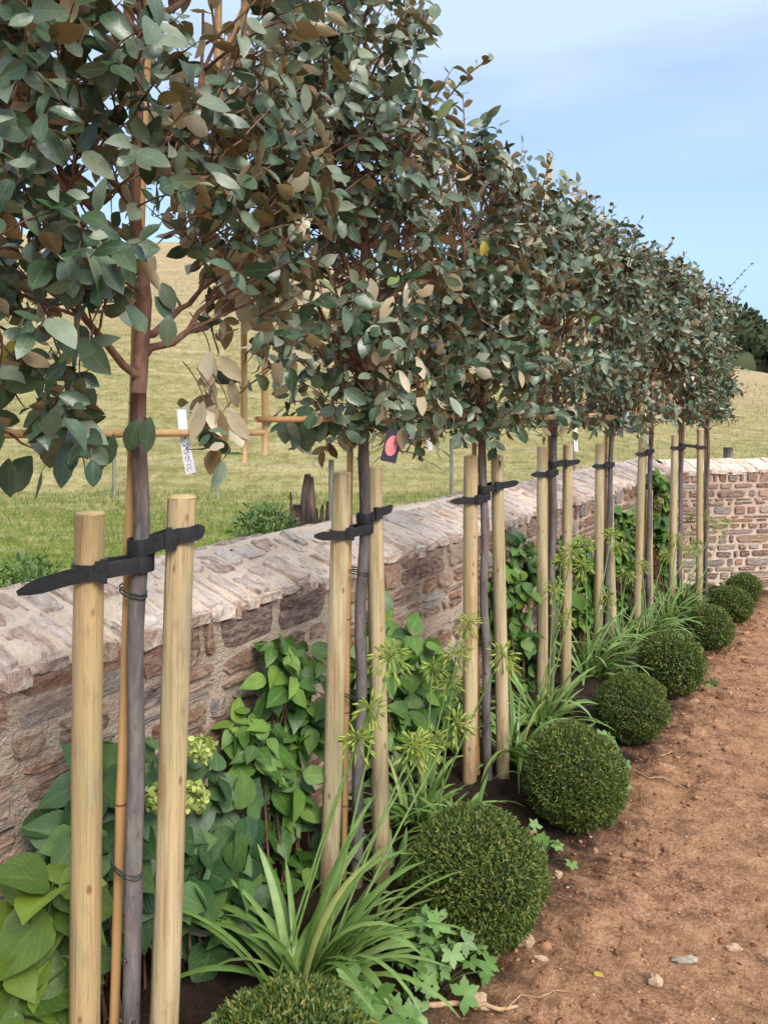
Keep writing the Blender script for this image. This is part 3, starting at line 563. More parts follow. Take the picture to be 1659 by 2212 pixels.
    # ---- long cane beside the stem
    cp = line_pts(T['cane'][0], T['cane'][1], Z + .035, B0[2] - .1, 1.6 if i else 2.85, 40); m = MB(); jr = rng.integers(0, 6)
    rc = np.where((np.arange(40) + jr) % 7 == 0, .0125, .0108); m.tube(cp, rc, 10)
    ct_ = empty('bamboo_cane', (cp[4][0], cp[4][1], B0[2]), 'orange bamboo cane tied upright along the %s tree trunk' % ORD[i], 'cane', 'bamboo canes along the trunks'); m.build('culm', M['bamboo'], ct_); m = MB()
    for j in range(40):
        if (j + jr) % 7 == 0: m = MB(); m.tube(np.array([cp[j] - [0, 0, .002], cp[j] + [0, 0, .002]]), .0131, 10); m.build('node_ring', M['node'], ct_)
    # ---- cane frame holding the head
    fb = -Bx * .05; m = None
    fr = empty('cane_frame', tops + np.array([0, 0, 0.]), 'bamboo frame of upright and level canes inside the %s tree crown' % ORD[i], 'cane frame', 'bamboo frames inside the tree crowns')
    e1 = .46 if i < 7 else .4
    def cane(p, q, r=.0085):
        mm = MB(); nn = max(6, int(np.linalg.norm(q - p) / .05)); rr_ = np.where(np.arange(nn) % 6 == 3, r * 1.16, r); mm.tube(np.linspace(p, q, nn), rr_, 8); mm.build('cane', M['bamboo'], fr)
    base_xy = np.array([tops[0], tops[1], 0]) + fb
    zl = [1.545 if i == 0 else 1.56, 2.15, 2.55 if i > 1 else 2.7]
    for sg in (-1, 1): cane(base_xy + axis * sg * e1 + np.array([0, 0, zl[0] - .10]), base_xy + axis * sg * e1 + np.array([0, 0, 2.66 if i > 1 else 2.90 - .03 * sg]))
    for z_ in zl: cane(base_xy - axis * (e1 + .06) + Bx * .02 + np.array([0, 0, z_]), base_xy + axis * (e1 + .06) + Bx * .02 + np.array([0, 0, z_ + rng.normal(0, .012)]))
    if i == 0: cane(U(470, 260, 2.12), U(473, -90, 2.12), .010); cane(U(470, 150, 2.14), U(566, -60, 2.2), .010)
    if i in (0, 3): cane(base_xy + axis * .02 + np.array([0, 0, 2.3]), base_xy + axis * .05 + np.array([0, 0, 3.02]), .011)
    if i == 3: cane(base_xy + axis * .05 + np.array([0, 0, 2.3]), base_xy + axis * .09 + np.array([0, 0, 3.01]), .010)

def at_z(pts, z):
    return np.array([np.interp(z, pts[:, 2], pts[:, k]) for k in range(3)])
def tree_tie(i, k, py_trunk, py_stake, tail, droop, word):
    T = TREES[i]; Z = T['Z']; zt = H - (py_trunk - YH) / FPX * Z; zs = H - (py_stake - YH) / FPX * Z
    P, (sp_, R_) = at_z(TRUNKS[i], zt), T['S'][k]; S = at_z(sp_, zs); d = nrm((S - P) * [1, 1, 0]); f = np.cross(d, [0, 0, 1.]); f = f if f @ FW < 0 else -f
    rt = empty('tree_tie', P, 'black rubber strap tying the %s tree to its %s stake' % (ORD[i], word), 'tree tie', 'black rubber straps tying trees to stakes')
    rr_ = .0275; wd = .029 if i else .034
    m = MB(); ph = np.linspace(0, 2 * np.pi, 22); m.band(P + rr_ * (np.cos(ph)[:, None] * d + np.sin(ph)[:, None] * f), wd, .004); m.build('collar', M['rubber'], rt, smooth=False)
    A0 = P + f * (rr_ + .001) * .92 + d * .006; A1 = S + f * (R_ + .005) - d * .004; E = S + d * (R_ + tail) + f * (R_ * .55) - np.array([0, 0, droop])
    pts = np.concatenate([bez(A0, (A0 + A1) / 2 + f * .004, A1, 8), bez(A1, A1 + d * R_ * 1.1 + f * .002, E, 10)[1:]])
    wv = np.full(len(pts), wd * .95); wv[-1] = wd * .3; wv[-2] = wd * .72
    m = MB(); m.band(pts, wv, .0045); A2 = P - f * rr_ * .92; A3 = S - f * (R_ + .004); q = bez(A2, (A2 + A3) / 2 - f * .004, A3, 6)
    ph = np.linspace(-np.pi / 2, np.pi / 2, 10); back = S + (R_ + .003) * (np.sin(ph)[:, None] * f + np.cos(ph)[:, None] * d) + np.array([0, 0, .001]); m.band(np.concatenate([q[:-1], back]), wd * .9, .004); m.build('strap', M['rubber'], rt, smooth=False)
    bq = A0 + (A1 - A0) * .72 + f * .003; m = MB(); m.box(bq, d * .007, f * .008, np.array([0, 0, wd * .72])); m.box(bq + d * .012, d * .005, f * .006, np.array([0, 0, wd * .6])); m.build('buckle', M['rubber'], rt, smooth=False)
tree_tie(0, 0, 1215, 1226, .105, .035, 'left'); tree_tie(0, 1, 1180, 1155, .018, -.012, 'right')
tree_tie(1, 0, 1140, 1150, .062, .0, 'left'); tree_tie(1, 1, 1118, 1105, .030, -.012, 'right')
tree_tie(2, 0, 1072, 1078, .075, 0, 'left'); tree_tie(2, 1, 1056, 1048, .062, -.01, 'right')
tree_tie(3, 0, 1020, 1023, .055, .0, 'left'); tree_tie(3, 1, 1003, 999, .035, -.008, 'right')
tree_tie(4, 0, 1003, 1006, .045, 0, 'left'); tree_tie(5, 0, 974, 980, .045, 0, 'left'); tree_tie(6, 0, 966, 967, .04, 0, 'left'); tree_tie(6, 1, 962, 966, .03, .01, 'right')
def cable_tie(i, py, word):
    T = TREES[i]; z = H - (py - YH) / FPX * T['Z']; P = at_z(TRUNKS[i], z); ph = np.linspace(0, 2 * np.pi, 24)
    cp = line_pts(T['cane'][0], T['cane'][1], T['Z'] + .035, -.2, 1.7, 30); Q = at_z(cp, z); mid = (P + Q) / 2; d = nrm((Q - P) * [1, 1, 0]); f = np.cross(d, [0, 0, 1.]); hl = np.linalg.norm((Q - P)[:2]) / 2
    m = MB(); rx, ry = hl + .021, .0225
    for dz in (-.004, .004): m.tube(mid + rx * np.cos(ph)[:, None] * d + ry * np.sin(ph)[:, None] * f + np.array([0, 0, dz]) + .005 * np.cos(ph)[:, None] * np.array([0, 0, 1.]), .0022, 5, False)
    o = m.build('cable_tie', M['greenwire'], at=mid); tag(o, 'thin dark tie binding cane to trunk %s' % word, 'tie', 'thin ties around trunk and cane')
cable_tie(0, 1280, 'just below the straps of the nearest tree'); cable_tie(0, 1880, 'low down on the nearest tree'); cable_tie(1, 1505, 'halfway up the second tree'); cable_tie(1, 1235, 'under the straps of the second tree'); cable_tie(2, 1385, 'on the third tree'); cable_tie(3, 940, 'under the crown of the fourth tree'); cable_tie(5, 935, 'under the crown of the sixth tree'); cable_tie(4, 935, 'under the crown of the fifth tree')

# ---- hanging labels
def tagplate(name, corners, Z, matl, label, cat, th=.0012, parent=None, uvgrid=True, bend=0):
    a, b, c, d = [U(x, y, Z) for x, y in corners]; n = 9; m = MB(); u = np.linspace(0, 1, n)
    nn = nrm(np.cross(b - a, d - a)); nn = nn if nn @ FW < 0 else -nn
    L, R_ = a + (d - a) * u[:, None] + nn * (bend * np.sin(u * 3))[:, None], b + (c - b) * u[:, None] + nn * (bend * np.sin(u * 3))[:, None]
    P = np.stack([L + nn * th, R_ + nn * th, R_ - nn * th, L - nn * th], 1); uv = np.stack([np.stack([u, np.full(n, q)], 1) for q in (0, 1, 1, 0)], 1).reshape(-1, 2)
    m.grid(P, uv, cu=True); k = m.n - 4; m.f.append([0, 1, 2, 3]); m.f.append([k + 3, k + 2, k + 1, k]); return m, (a + b + c + d) / 4, nn
m, c_, n_ = tagplate('plant_label', [(383, 885), (402, 884), (424, 1020), (403, 1026)], 1.93, None, '', '', bend=.012); tag(m.build('plant_label', M['paper'], at=c_, smooth=False), 'white paper strip label with dark handwriting hanging from the nearest tree', 'plant label', 'labels hanging from the trees')
m, c_, n_ = tagplate('plant_card', [(838, 926), (870, 931), (855, 1001), (821, 994)], 2.42, None, '', ''); card = empty('plant_card', c_, 'black card with a coral oval hanging under the second tree', 'plant label', 'labels hanging from the trees')
m.build('card', M['card'], card, smooth=False); m = MB(); ph = np.linspace(0, 2 * np.pi, 28, endpoint=False); rx, ry = U(856, 962, 2.42) - U(843, 960, 2.42), U(838, 984, 2.42) - U(843, 962, 2.42)
oc = c_ + n_ * .0022; m.grid(np.stack([oc + r * (np.cos(ph)[:, None] * rx + np.sin(ph)[:, None] * ry) + n_ * dz for r, dz in ((1, -.0009), (1, .0), (.01, .0))]), cu=True); m.build('oval', M['pink'], card, smooth=False)
m = MB(); m.tube(bez(U(854, 930, 2.42), U(856, 905, 2.42), U(848, 872, 2.46), 6), .0012, 5); m.build('string', M['greenwire'], card)
for cs, Z, mt_, lb in (([(920, 880), (930, 880), (934, 972), (925, 972)], 3.1, 'paper', 'white strip label hanging low between the second and third trees'), ([(1237, 925), (1246, 925), (1248, 975), (1240, 975)], 4.9, 'paper', 'small white strip label hanging between the fourth and fifth trees'),
                     ([(1338, 880), (1356, 885), (1352, 918), (1332, 912)], 5.8, 'maroon', 'small maroon tag hanging beyond the fifth tree'), ([(1357, 890), (1371, 892), (1367, 938), (1354, 934)], 5.8, 'navy', 'small dark blue tag hanging beside the maroon tag')):
    m, c_, n_ = tagplate('', cs, Z, None, '', ''); tag(m.build('plant_label', M[mt_], at=c_, smooth=False), lb, 'plant label', 'labels hanging from the trees')
# yellow leaves among the crowns
for px, py, Z, lb in ((1045, 520, 3.25, 'single yellow leaf in the crown of the third tree'), (25, 735, 1.6, 'yellowing leaf at the left edge of the nearest crown')):
    m = MB(); p = U(px, py, Z); m.leaves(OVATE, p[None], np.array([[.1, -.1, -1.]]), -FW[None] + .1, .075, .04, curl=np.array([.2]), fold=np.array([.2])); tag(m.build('yellow_leaf', M['yellow_leaf'], at=p), lb, 'leaf')

# ------------------------------------------------------------------ clipped balls
BALLS = [(622, 1.66, .42), (1030, 2.43, .43), (1241, 3.1, .425), (1364, 3.9, .37), (1450, 4.6, .385), (1532, 5.7, .36), (1578, 6.8, .36), (1606, 8.0, .36)]
BALL_LAB = ['nearest clipped yew ball cut off by the bottom of the picture', 'large clipped yew ball right of the second tree, beside the leafy geranium', 'clipped yew ball with a small geranium at its foot, third from camera', 'clipped yew ball beside the bright green geranium, fourth from camera',
  'rounded yew ball half under strap leaves, fifth from camera', 'sixth clipped yew ball from camera, dark and near the far wall', 'second last clipped yew ball before the far wall', 'farthest small clipped yew ball against the far stone wall']
def ball_mesh(n, seed, nl=.02):
    rng = np.random.default_rng(seed); d = nrm(rng.normal(size=(n, 3))); d = d[d[:, 2] > -.92]; n = len(d)
    lump = 1 + .17 * vnoise(d[:, 0] * 3 + 9, d[:, 1] * 3 + d[:, 2] * 4, seed) + .11 * vnoise(d[:, 0] * 8 + 3, d[:, 1] * 8 + d[:, 2] * 9, seed + 1)
    r = lump * (1.03 - .22 * rng.random(n) ** 1.3); P = d * r[:, None]; P[:, 2] *= .97
    D = d * .9 + rng.normal(0, .6, (n, 3)) + np.array([0, 0, .35]); m = MB(); L = nl * rng.uniform(.6, 1.4, n)
    m.leaves(NEEDLE, P - nrm(D) * (L * .4)[:, None], D, d + rng.normal(0, .6, (n, 3)), L, L * .34, curl=rng.uniform(-.2, .3, n)); return m
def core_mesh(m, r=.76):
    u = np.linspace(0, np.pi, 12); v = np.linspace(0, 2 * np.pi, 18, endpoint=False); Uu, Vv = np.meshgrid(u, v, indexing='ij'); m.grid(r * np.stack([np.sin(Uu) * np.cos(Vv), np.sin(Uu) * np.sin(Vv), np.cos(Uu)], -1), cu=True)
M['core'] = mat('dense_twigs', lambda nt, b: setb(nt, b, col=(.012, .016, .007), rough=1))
bl_near = [ball_mesh(32000, 41, .06).build('foliage', M['yew']), ball_mesh(32000, 42, .062).build('foliage', M['yew'])]
bl_far = [ball_mesh(12000, 43, .09).build('foliage', M['yew'])]
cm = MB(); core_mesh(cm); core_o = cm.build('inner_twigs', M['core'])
for i, (px, Z, dm) in enumerate(BALLS):
    p = G(px, Z); r = dm / 2 * (.92 if i else .95); rt = empty('yew_ball', p + np.array([0, 0, 0]), BALL_LAB[i], 'topiary ball', 'clipped yew balls along the path')
    src = bl_near[i % 2] if i < 4 else bl_far[0]
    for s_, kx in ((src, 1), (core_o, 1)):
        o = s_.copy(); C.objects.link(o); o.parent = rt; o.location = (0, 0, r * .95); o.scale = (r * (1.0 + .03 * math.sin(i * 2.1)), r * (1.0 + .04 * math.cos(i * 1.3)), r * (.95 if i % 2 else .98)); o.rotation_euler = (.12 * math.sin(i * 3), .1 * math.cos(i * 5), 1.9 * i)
for o in bl_near + bl_far + [core_o]: bpy.data.objects.remove(o)

# ------------------------------------------------------------------ shrubs against the wall
def zw(px, L=1.6): return FPX * L / ((1860 - px) * ct)
def shrub(name, label, cat, blobs, leafL, mt_, seed, base_px, dens=1.0, L=1.6, flowers=(), tpl=HEART, lw=.72, group='leafy shrubs against the wall'):
    rng = np.random.default_rng(seed); up = np.array([0, 0, 1.]); bp = G(base_px, zw(base_px, L)); rt = empty(name, bp, label, cat, group)
    LP, LD, LN, LL = [], [], [], []; sm = MB()
    for (px, py, rp) in blobs:
        Z = zw(px, L); c = U(px, py, Z); R_ = rp * Z / FPX; nr = max(3, int(dens * 26 * (R_ / .12) ** 2 * (.09 / leafL) ** .5))
        for _ in range(nr):
            u = rng.normal(size=3); u = u / np.linalg.norm(u) * rng.random() ** .4; tip = c + R_ * (RT * u[0] + up * u[1] * 1.05) + np.array([1., 0, 0]) * u[2] * min(.13, R_ * .8)
            ax = nrm(np.array([.6, -.25, .75]) + rng.normal(0, .35, 3)); root_ = np.array([bp[0] + rng.normal(0, .06), (bp[1] * .4 + tip[1] * .6) + rng.normal(0, .05), gz(0, tip[1]) - .02])
            if rng.random() < .35 or len(LP) < 30: sm.tube(bez(root_, (root_ + tip) / 2 + np.array([-.04, 0, .10]), tip, 7), np.linspace(.0045, .002, 7), 5, False)
            s1 = nrm(np.cross(ax, up)); s2 = np.cross(ax, s1); ph0 = rng.uniform(0, 3.14)
            for lev in range(2):
                for q in range(2 if lev else 3):
                    ph = ph0 + lev * 1.57 + q * (np.pi if lev else 2.1); sd = s1 * math.cos(ph) + s2 * math.sin(ph); l = leafL * rng.uniform(.55, 1.15) * (1 if lev == 0 else .8)
                    LP.append(tip - ax * .05 * (lev == 0) + sd * .012); LD.append(sd + ax * (.15 + .3 * lev) - up * rng.uniform(.15, .8)); LN.append(ax + up * .2 + np.array([.3, -.15, 0]) + rng.normal(0, .5, 3)); LL.append(l)
    n = len(LP); LL = np.array(LL); m = MB(); m.leaves(tpl, np.array(LP), np.array(LD), np.array(LN), LL, LL * lw * rng.uniform(.85, 1.1, n), curl=rng.uniform(.05, .45, n), fold=rng.uniform(0, .28, n), wave=rng.uniform(-.08, .08, n))
    sm.build('stems', M['twig'] if mt_ != 'lime_shrub' else M['weed'], rt); m.build('foliage', M[mt_], rt)
    for (px, py, rp) in flowers:
        Z = zw(px, L) - .1; c = U(px, py, Z); R_ = rp * Z / FPX; k = 200; d = nrm(rng.normal(size=(k, 3))); m = MB()
        P = c + d * R_ * (rng.random(k) ** .3)[:, None] * np.array([1, 1, .85]); l = rng.uniform(.012, .02, k); m.leaves(OVATE_LOW, P, rng.normal(size=(k, 3)), d + rng.normal(0, .35, (k, 3)), l, l * .95, fold=rng.uniform(0, .4, k)); m.build('flower_head', M['flower'], rt)
shrub('broad_leaf_shrub', 'lime green broad leaved plant at lower left corner left of the nearest stake', 'shrub', [(110, 1925, 40), (60, 2080, 60), (115, 2110, 50), (30, 2200, 50), (130, 2210, 50)], .15, 'lime_shrub', 11, 70, .55, 1.52, lw=.85)
shrub('hydrangea', 'dark broad leaved hydrangea behind the nearest left stake', 'shrub', [(195, 1700, 36), (205, 1790, 55), (150, 1800, 30), (270, 1770, 55), (240, 1890, 70)], .125, 'dark_shrub', 12, 210, .8, 1.62, lw=.8)
shrub('hydrangea', 'hydrangea with lime green flower heads behind the nearest right stake', 'shrub', [(330, 1650, 45), (440, 1680, 40), (380, 1810, 75), (480, 1790, 60), (430, 1920, 80), (330, 1930, 60), (500, 1900, 60), (460, 2010, 60)], .12, 'dark_shrub', 13, 400, .75, 1.6, [(435, 1618, 30), (415, 1722, 36), (343, 1722, 32)], lw=.8)
shrub('hydrangea', 'tall green leafy shrub climbing the wall left of the second tree', 'shrub', [(625, 1395, 42), (670, 1410, 40), (660, 1490, 60), (610, 1470, 30), (570, 1560, 55), (650, 1590, 60), (590, 1650, 55), (680, 1560, 40), (610, 1740, 50), (540, 1640, 40), (560, 1860, 50)], .105, 'hydrangea', 14, 610, .62, 1.62, lw=.66)
shrub('hydrangea', 'green leafy shrub seen between the right stake of the second tree and third tree', 'shrub', [(850, 1395, 60), (880, 1470, 60), (850, 1560, 60), (880, 1640, 50), (800, 1430, 45), (920, 1410, 30), (860, 1730, 60)], .115, 'hydrangea', 15, 860, .75, 1.62, lw=.78)
shrub('hydrangea', 'bright green shrub against the wall between the third and fourth trees', 'shrub', [(1110, 1270, 36), (1150, 1230, 28), (1110, 1340, 40), (1140, 1410, 45), (1130, 1180, 16), (1120, 1480, 45)], .115, 'hydrangea', 16, 1120, .9, 1.62, lw=.78)
shrub('hydrangea', 'light green shrub against the wall behind the fourth tree', 'shrub', [(1250, 1180, 28), (1262, 1240, 34), (1255, 1310, 36), (1210, 1270, 24), (1262, 1390, 36)], .11, 'hydrangea', 17, 1255, .9, 1.62, lw=.78)
shrub('hydrangea', 'tall shrub with a pale flower rising above the wall behind the sixth tree', 'shrub', [(1425, 1040, 16), (1428, 1085, 22), (1420, 1140, 26), (1365, 1110, 16), (1370, 1170, 24), (1430, 1200, 22), (1350, 1240, 30), (1425, 1260, 24)], .13, 'hydrangea', 18, 1400, 1.5, 1.66, [(1424, 1082, 7)], lw=.8)

# ------------------------------------------------------------------ agapanthus
def strap_leaf(m, rng, base, phi, e0, L, wd, droop, n=10):
    t = np.linspace(0, 1, n); e = e0 - droop * t ** 1.6; dl = L / (n - 1); hd = np.array([math.cos(phi), math.sin(phi), 0.])
    st_ = np.cos(e)[:, None] * hd + np.sin(e)[:, None] * np.array([0, 0, 1.]); P = base + np.concatenate([[np.zeros(3)], np.cumsum(st_[:-1] * dl, 0)])
    wv = wd * np.interp(t, [0, .15, .6, .9, 1], [.6, .85, 1, .6, .08]); sd = np.array([-math.sin(phi), math.cos(phi), 0.]); nn = np.cross(sd, st_); tw = rng.normal(0, .25)
    sd2 = sd * math.cos(tw) + nn * math.sin(tw); Q = np.stack([P - sd2 * wv[:, None] / 2, P - nn * wv[:, None] * .14, P + sd2 * wv[:, None] / 2], 1); m.grid(Q)
def umbel(m, rng, p, R_, n):
    for _ in range(n):
        d = nrm(rng.normal(size=3) + np.array([0, 0, .25])); e = p + d * R_ * rng.uniform(.6, 1) - np.array([0, 0, .012]); m.tube(bez(p, p + d * R_ * .5 + np.array([0, 0, .008]), e, 4), .0009, 3, False)
        dd = nrm(d - np.array([0, 0, .5])); m.tube(np.array([e, e + dd * .007, e + dd * .016, e + dd * .024]), [.0012, .0036, .003, .0006], 5, False)
def agapanthus(label, base_px, Z, nl, L, tips, seed, prefer=None, wd=.022, spread=1.0):
    rng = np.random.default_rng(seed); b = G(base_px, Z); rt = empty('agapanthus', b, label, 'agapanthus', 'agapanthus clumps between the stakes'); m = MB()
    for _ in range(nl):
        ph = rng.uniform(0, 6.283) if prefer is None or rng.random() < .45 else rng.normal(prefer, .6)
        strap_leaf(m, rng, b + np.append(rng.normal(0, .022, 2), -.01), ph, rng.uniform(.65, 1.42), L * rng.uniform(.55, 1.1), wd * rng.uniform(.6, 1.25), rng.uniform(.7, 2.7) * spread)
    m.build('strap_leaves', M['agapanthus'], rt)
    for (px, py, dz) in tips:
        tip = U(px, py, Z + dz); s = MB(); b2 = b + np.append(rng.normal(0, .03, 2), 0); s.tube(bez(b2, b2 * .45 + tip * .55 + np.array([0, 0, .05]), tip, 10), np.linspace(.0042, .003, 10), 6); so = s.build('flower_stem', M['agapanthus'], rt)
        h_ = MB(); umbel(h_, rng, tip, rng.uniform(.042, .058), rng.integers(36, 64)); ho = h_.build('seed_head', M['pod'], so)
agapanthus('large agapanthus clump with broad arching leaves at the foot of the second tree', 655, 2.16, 95, .52, [(845, 1420, .25), (798, 1530, .15), (772, 1602, .1), (893, 1615, .2), (985, 1565, .3), (925, 1605, .3)], 21, .6, .022)
agapanthus('agapanthus clump with tall seed heads left of the third tree stakes', 905, 3.0, 50, .42, [(1012, 1345, .15), (985, 1412, .1), (968, 1478, .1), (1085, 1415, -.1), (935, 1440, .1)], 22, None, .02)
agapanthus('agapanthus clump at the foot of the fourth tree with several nodding seed heads', 1165, 3.95, 60, .46, [(1212, 1210, .2), (1236, 1190, .2), (1258, 1225, .1), (1215, 1335, .1), (1195, 1275, .1)], 23, None, .02)
agapanthus('agapanthus clump spilling over the fourth and fifth yew balls', 1275, 4.75, 60, .52, [(1320, 1155, .3), (1312, 1290, .1), (1262, 1170, .2)], 24, .2, .02)
agapanthus('agapanthus clump by the sixth tree leaning onto the path side', 1390, 5.7, 55, .5, [(1385, 1220, .2), (1435, 1200, .3), (1488, 1190, .3)], 25, .2, .02)
agapanthus('farthest agapanthus clump with pale seed heads in front of the far wall', 1470, 6.9, 50, .5, [(1490, 1120, .4), (1520, 1112, .4), (1545, 1130, .4), (1505, 1175, .3), (1572, 1128, .4)], 26, .2, .02)
agapanthus('low narrow leaved agapanthus between the third and fourth yew balls', 1185, 3.35, 40, .38, [], 27, .3, .018)

agapanthus('short agapanthus tuft at the foot of the third tree stakes', 1000, 2.92, 44, .34, [], 41, None, .017)
agapanthus('small agapanthus tuft right of the second tree stakes', 850, 2.62, 36, .32, [], 42, None, .017)
agapanthus('narrow agapanthus tuft just right of the third tree stakes', 1112, 3.55, 46, .46, [(1098, 1440, .1)], 28, None, .018)
agapanthus('grassy agapanthus tuft between the fifth tree and the sixth tree', 1345, 5.15, 46, .5, [(1352, 1240, .1), (1338, 1180, .2)], 29, None, .019)
agapanthus('fine leaved agapanthus tuft under the seventh tree', 1440, 6.35, 44, .5, [(1462, 1165, .2)], 30, None, .019)
shrub('hydrangea', 'low leafy plant at the wall foot between the nearest and second trees', 'shrub', [(540, 1900, 45), (590, 1960, 40), (520, 1990, 50), (640, 1850, 35)], .085, 'hydrangea', 19, 560, .8, 1.58, lw=.7)
shrub('hydrangea', 'low leafy plant at the wall foot left of the third tree', 'shrub', [(960, 1560, 40), (985, 1620, 40), (940, 1660, 40), (1000, 1500, 26)], .09, 'hydrangea', 20, 965, .9, 1.6, lw=.7)
shrub('hydrangea', 'fresh green leafy plant at the wall foot between the fifth and sixth trees', 'shrub', [(1340, 1200, 26), (1350, 1260, 28), (1340, 1310, 28), (1345, 1150, 18)], .10, 'hydrangea', 23, 1345, 1.2, 1.62, lw=.75)

# ------------------------------------------------------------------ geraniums
def geranium(label, base_px, Z, n, spread, hgt, ll, seed, mt_='geranium', bias=(0, 0)):
    rng = np.random.default_rng(seed); b = G(base_px, Z); rt = empty('geranium', b, label, 'geranium', 'geraniums along the bed edge'); s = MB(); m = MB(); P, Nn, L, D = [], [], [], []
    for _ in range(n):
        q = rng.normal(0, spread, 2); p = b + np.array([q[0] + bias[0], q[1] + bias[1], hgt * rng.uniform(.35, 1.1) * math.exp(-(q @ q) / (5 * spread ** 2))]); s.tube(bez(b + np.append(q * .2, -.01), (b + p) / 2 + np.array([0, 0, .03]), p, 6), .0017, 4, False)
        P.append(p); Nn.append(np.array([q[0] * 2 + .35, q[1] * 2 - .35, .8]) + rng.normal(0, .3, 3)); D.append(np.append(q * 3, -.2) + rng.normal(0, .4, 3)); L.append(ll * rng.uniform(.6, 1.2))
    L = np.array(L); m.leaves(PALM, np.array(P), np.array(D), np.array(Nn), L, L, curl=rng.uniform(-.2, .5, n), fold=rng.uniform(-.05, .2, n)); s.build('stalks', M['weed'], rt); m.build('leaves', M[mt_], rt)
geranium('bushy geranium with lobed leaves in front of the second yew ball', 925, 2.22, 60, .075, .19, .075, 31)
geranium('geranium with big pale leaves between the nearest yew ball and the strap leaves', 790, 2.0, 14, .06, .17, .115, 32)
geranium('small geranium sprig at the foot of the third yew ball', 1165, 2.86, 16, .06, .10, .06, 33)
geranium('bright green geranium between the third and fourth yew balls', 1275, 3.5, 34, .10, .2, .085, 34)
geranium('tiny bright seedling on the soil beside the fifth yew ball', 1541, 4.75, 8, .03, .05, .05, 35, 'lime_shrub')

# ------------------------------------------------------------------ things on the path
rng = np.random.default_rng(71); m = MB(); n = 6000
def rock(m, rng, p, s, n1=4, n2=6):
    u = np.linspace(.15, np.pi - .15, n1); v = np.linspace(0, 2 * np.pi, n2, endpoint=False); Uu, Vv = np.meshgrid(u, v, indexing='ij'); k = 1 + rng.normal(0, .14, Uu.shape)
    P = np.stack([np.sin(Uu) * np.cos(Vv), np.sin(Uu) * np.sin(Vv), np.cos(Uu)], -1) * k[..., None] * s; a = rng.uniform(0, 6.28); c_, s_ = math.cos(a), math.sin(a)
    P = np.stack([P[..., 0] * c_ - P[..., 1] * s_, P[..., 0] * s_ + P[..., 1] * c_, P[..., 2]], -1) + p; o = m.n; m.grid(P[::-1], cu=True); m.f.append([o + i for i in range(n2)][::-1]); m.f.append([o + (n1 - 1) * n2 + i for i in range(n2)])
def ground_at(x, y):
    i = min(np.searchsorted(xs, x), len(xs) - 1); j = min(np.searchsorted(ys, y), len(ys) - 1); return Zg[i, j]
for _ in range(n):
    y = 1.2 + 7 * rng.random() ** 1.5; x = rng.uniform(-1.1, .35) if rng.random() < .7 else -.75 + rng.normal(0, .14); s = rng.lognormal(-6.0, .6) * (.8 + .12 * y)
    rock(m, rng, np.array([x, y, ground_at(x, y) + s * .25]), s * np.array([rng.uniform(.8, 1.5), rng.uniform(.7, 1.2), rng.uniform(.4, .8)]))
tag(m.build('soil_clods', M['clod']), 'loose crumbs and small clods scattered on the orange soil', 'soil clods', kind='stuff')
for px, py, sx, sy, sz, mt_, nm, lb in ((1480, 2075, 30, 9, 7, 'slate', 'slate_flake', 'flat grey slate flake lying alone on the path at lower right'), (1415, 2120, 16, 14, 13, 'pebble', 'clod', 'crumbly orange clod at lower middle of the path'), (1065, 2062, 16, 16, 20, 'pebble', 'stone', 'pinkish block standing at the bed edge beside the geranium'),
     (1025, 2170, 24, 16, 16, 'pebble', 'stone', 'reddish lump on the bed edge near the bottom twig'), (1135, 2045, 18, 14, 16, 'pebble', 'stone', 'orange stone beneath the second yew ball'), (1110, 2030, 12, 12, 10, 'pebble', 'stone', 'small tan stone tucked under the second yew ball'), (1165, 2075, 20, 7, 8, 'pebble', 'stone', 'flat tan flake below the second yew ball'),
     (1205, 1895, 9, 9, 8, 'pebble', 'stone', 'pale pebble right of the second yew ball'), (1285, 1832, 6, 6, 6, 'pebble', 'pebble', 'small white pebble below the third yew ball'), (1500, 1505, 11, 7, 6, 'pebble', 'stone', 'pale stone beside the fourth yew ball'), (1585, 2045, 18, 10, 7, 'pebble', 'stone', 'flat orange stone at right edge of the path'), (1045, 2185, 16, 9, 8, 'pebble', 'stone', 'small brown stone beside the reddish lump')):
    Z = H * FPX / (py - YH + 4); p = U(px, py, Z); p[2] = ground_at(p[0], p[1]); k = Z / FPX; rng = np.random.default_rng(int(px)); m = MB()
    a = rng.uniform(-.15, .15); rock(m, rng, np.array([0, 0, sz * k * .55]), np.array([1, 1, 1.]), 7, 10); V = m.v[0]; V[:, 2] -= sz * k * .55
    m.v[0] = p + np.array([0, 0, sz * k * .5]) + RT * (V[:, :1] * sx * k) + FW * (V[:, 1:2] * sy * k) + np.array([0, 0, 1]) * (V[:, 2:] * sz * k); tag(m.build(nm, M[mt_], at=p, smooth=False), lb, 'stone', 'stones lying on the path')
def twig(label, pts, Z0, r, matl='twig2'):
    m = MB(); rng = np.random.default_rng(len(label)); P = []
    for px, py in pts:
        Z = H * FPX / (py - YH); p = U(px, py, Z); p[2] = ground_at(p[0], p[1]) + r * 1.2 + .004; P.append(p)
    P = np.array(P); t = np.linspace(0, len(P) - 1, len(P) * 5); Q = np.stack([np.interp(t, np.arange(len(P)), P[:, k]) for k in range(3)], 1) + rng.normal(0, r * .18, (len(t), 3))
    m.tube(Q, r * np.linspace(1, .45, len(Q)), 7); tag(m.build('twig', M[matl], at=P[0]), label, 'twig', 'dry twigs lying on the soil')
M['twig2'] = mat('dry_root', lambda nt, b: setb(nt, b, col=ramp(nt, noise(nt, obj(nt), 50, 4), [(.3, (.22, .12, .06)), (.7, (.48, .31, .17))]), rough=.85))
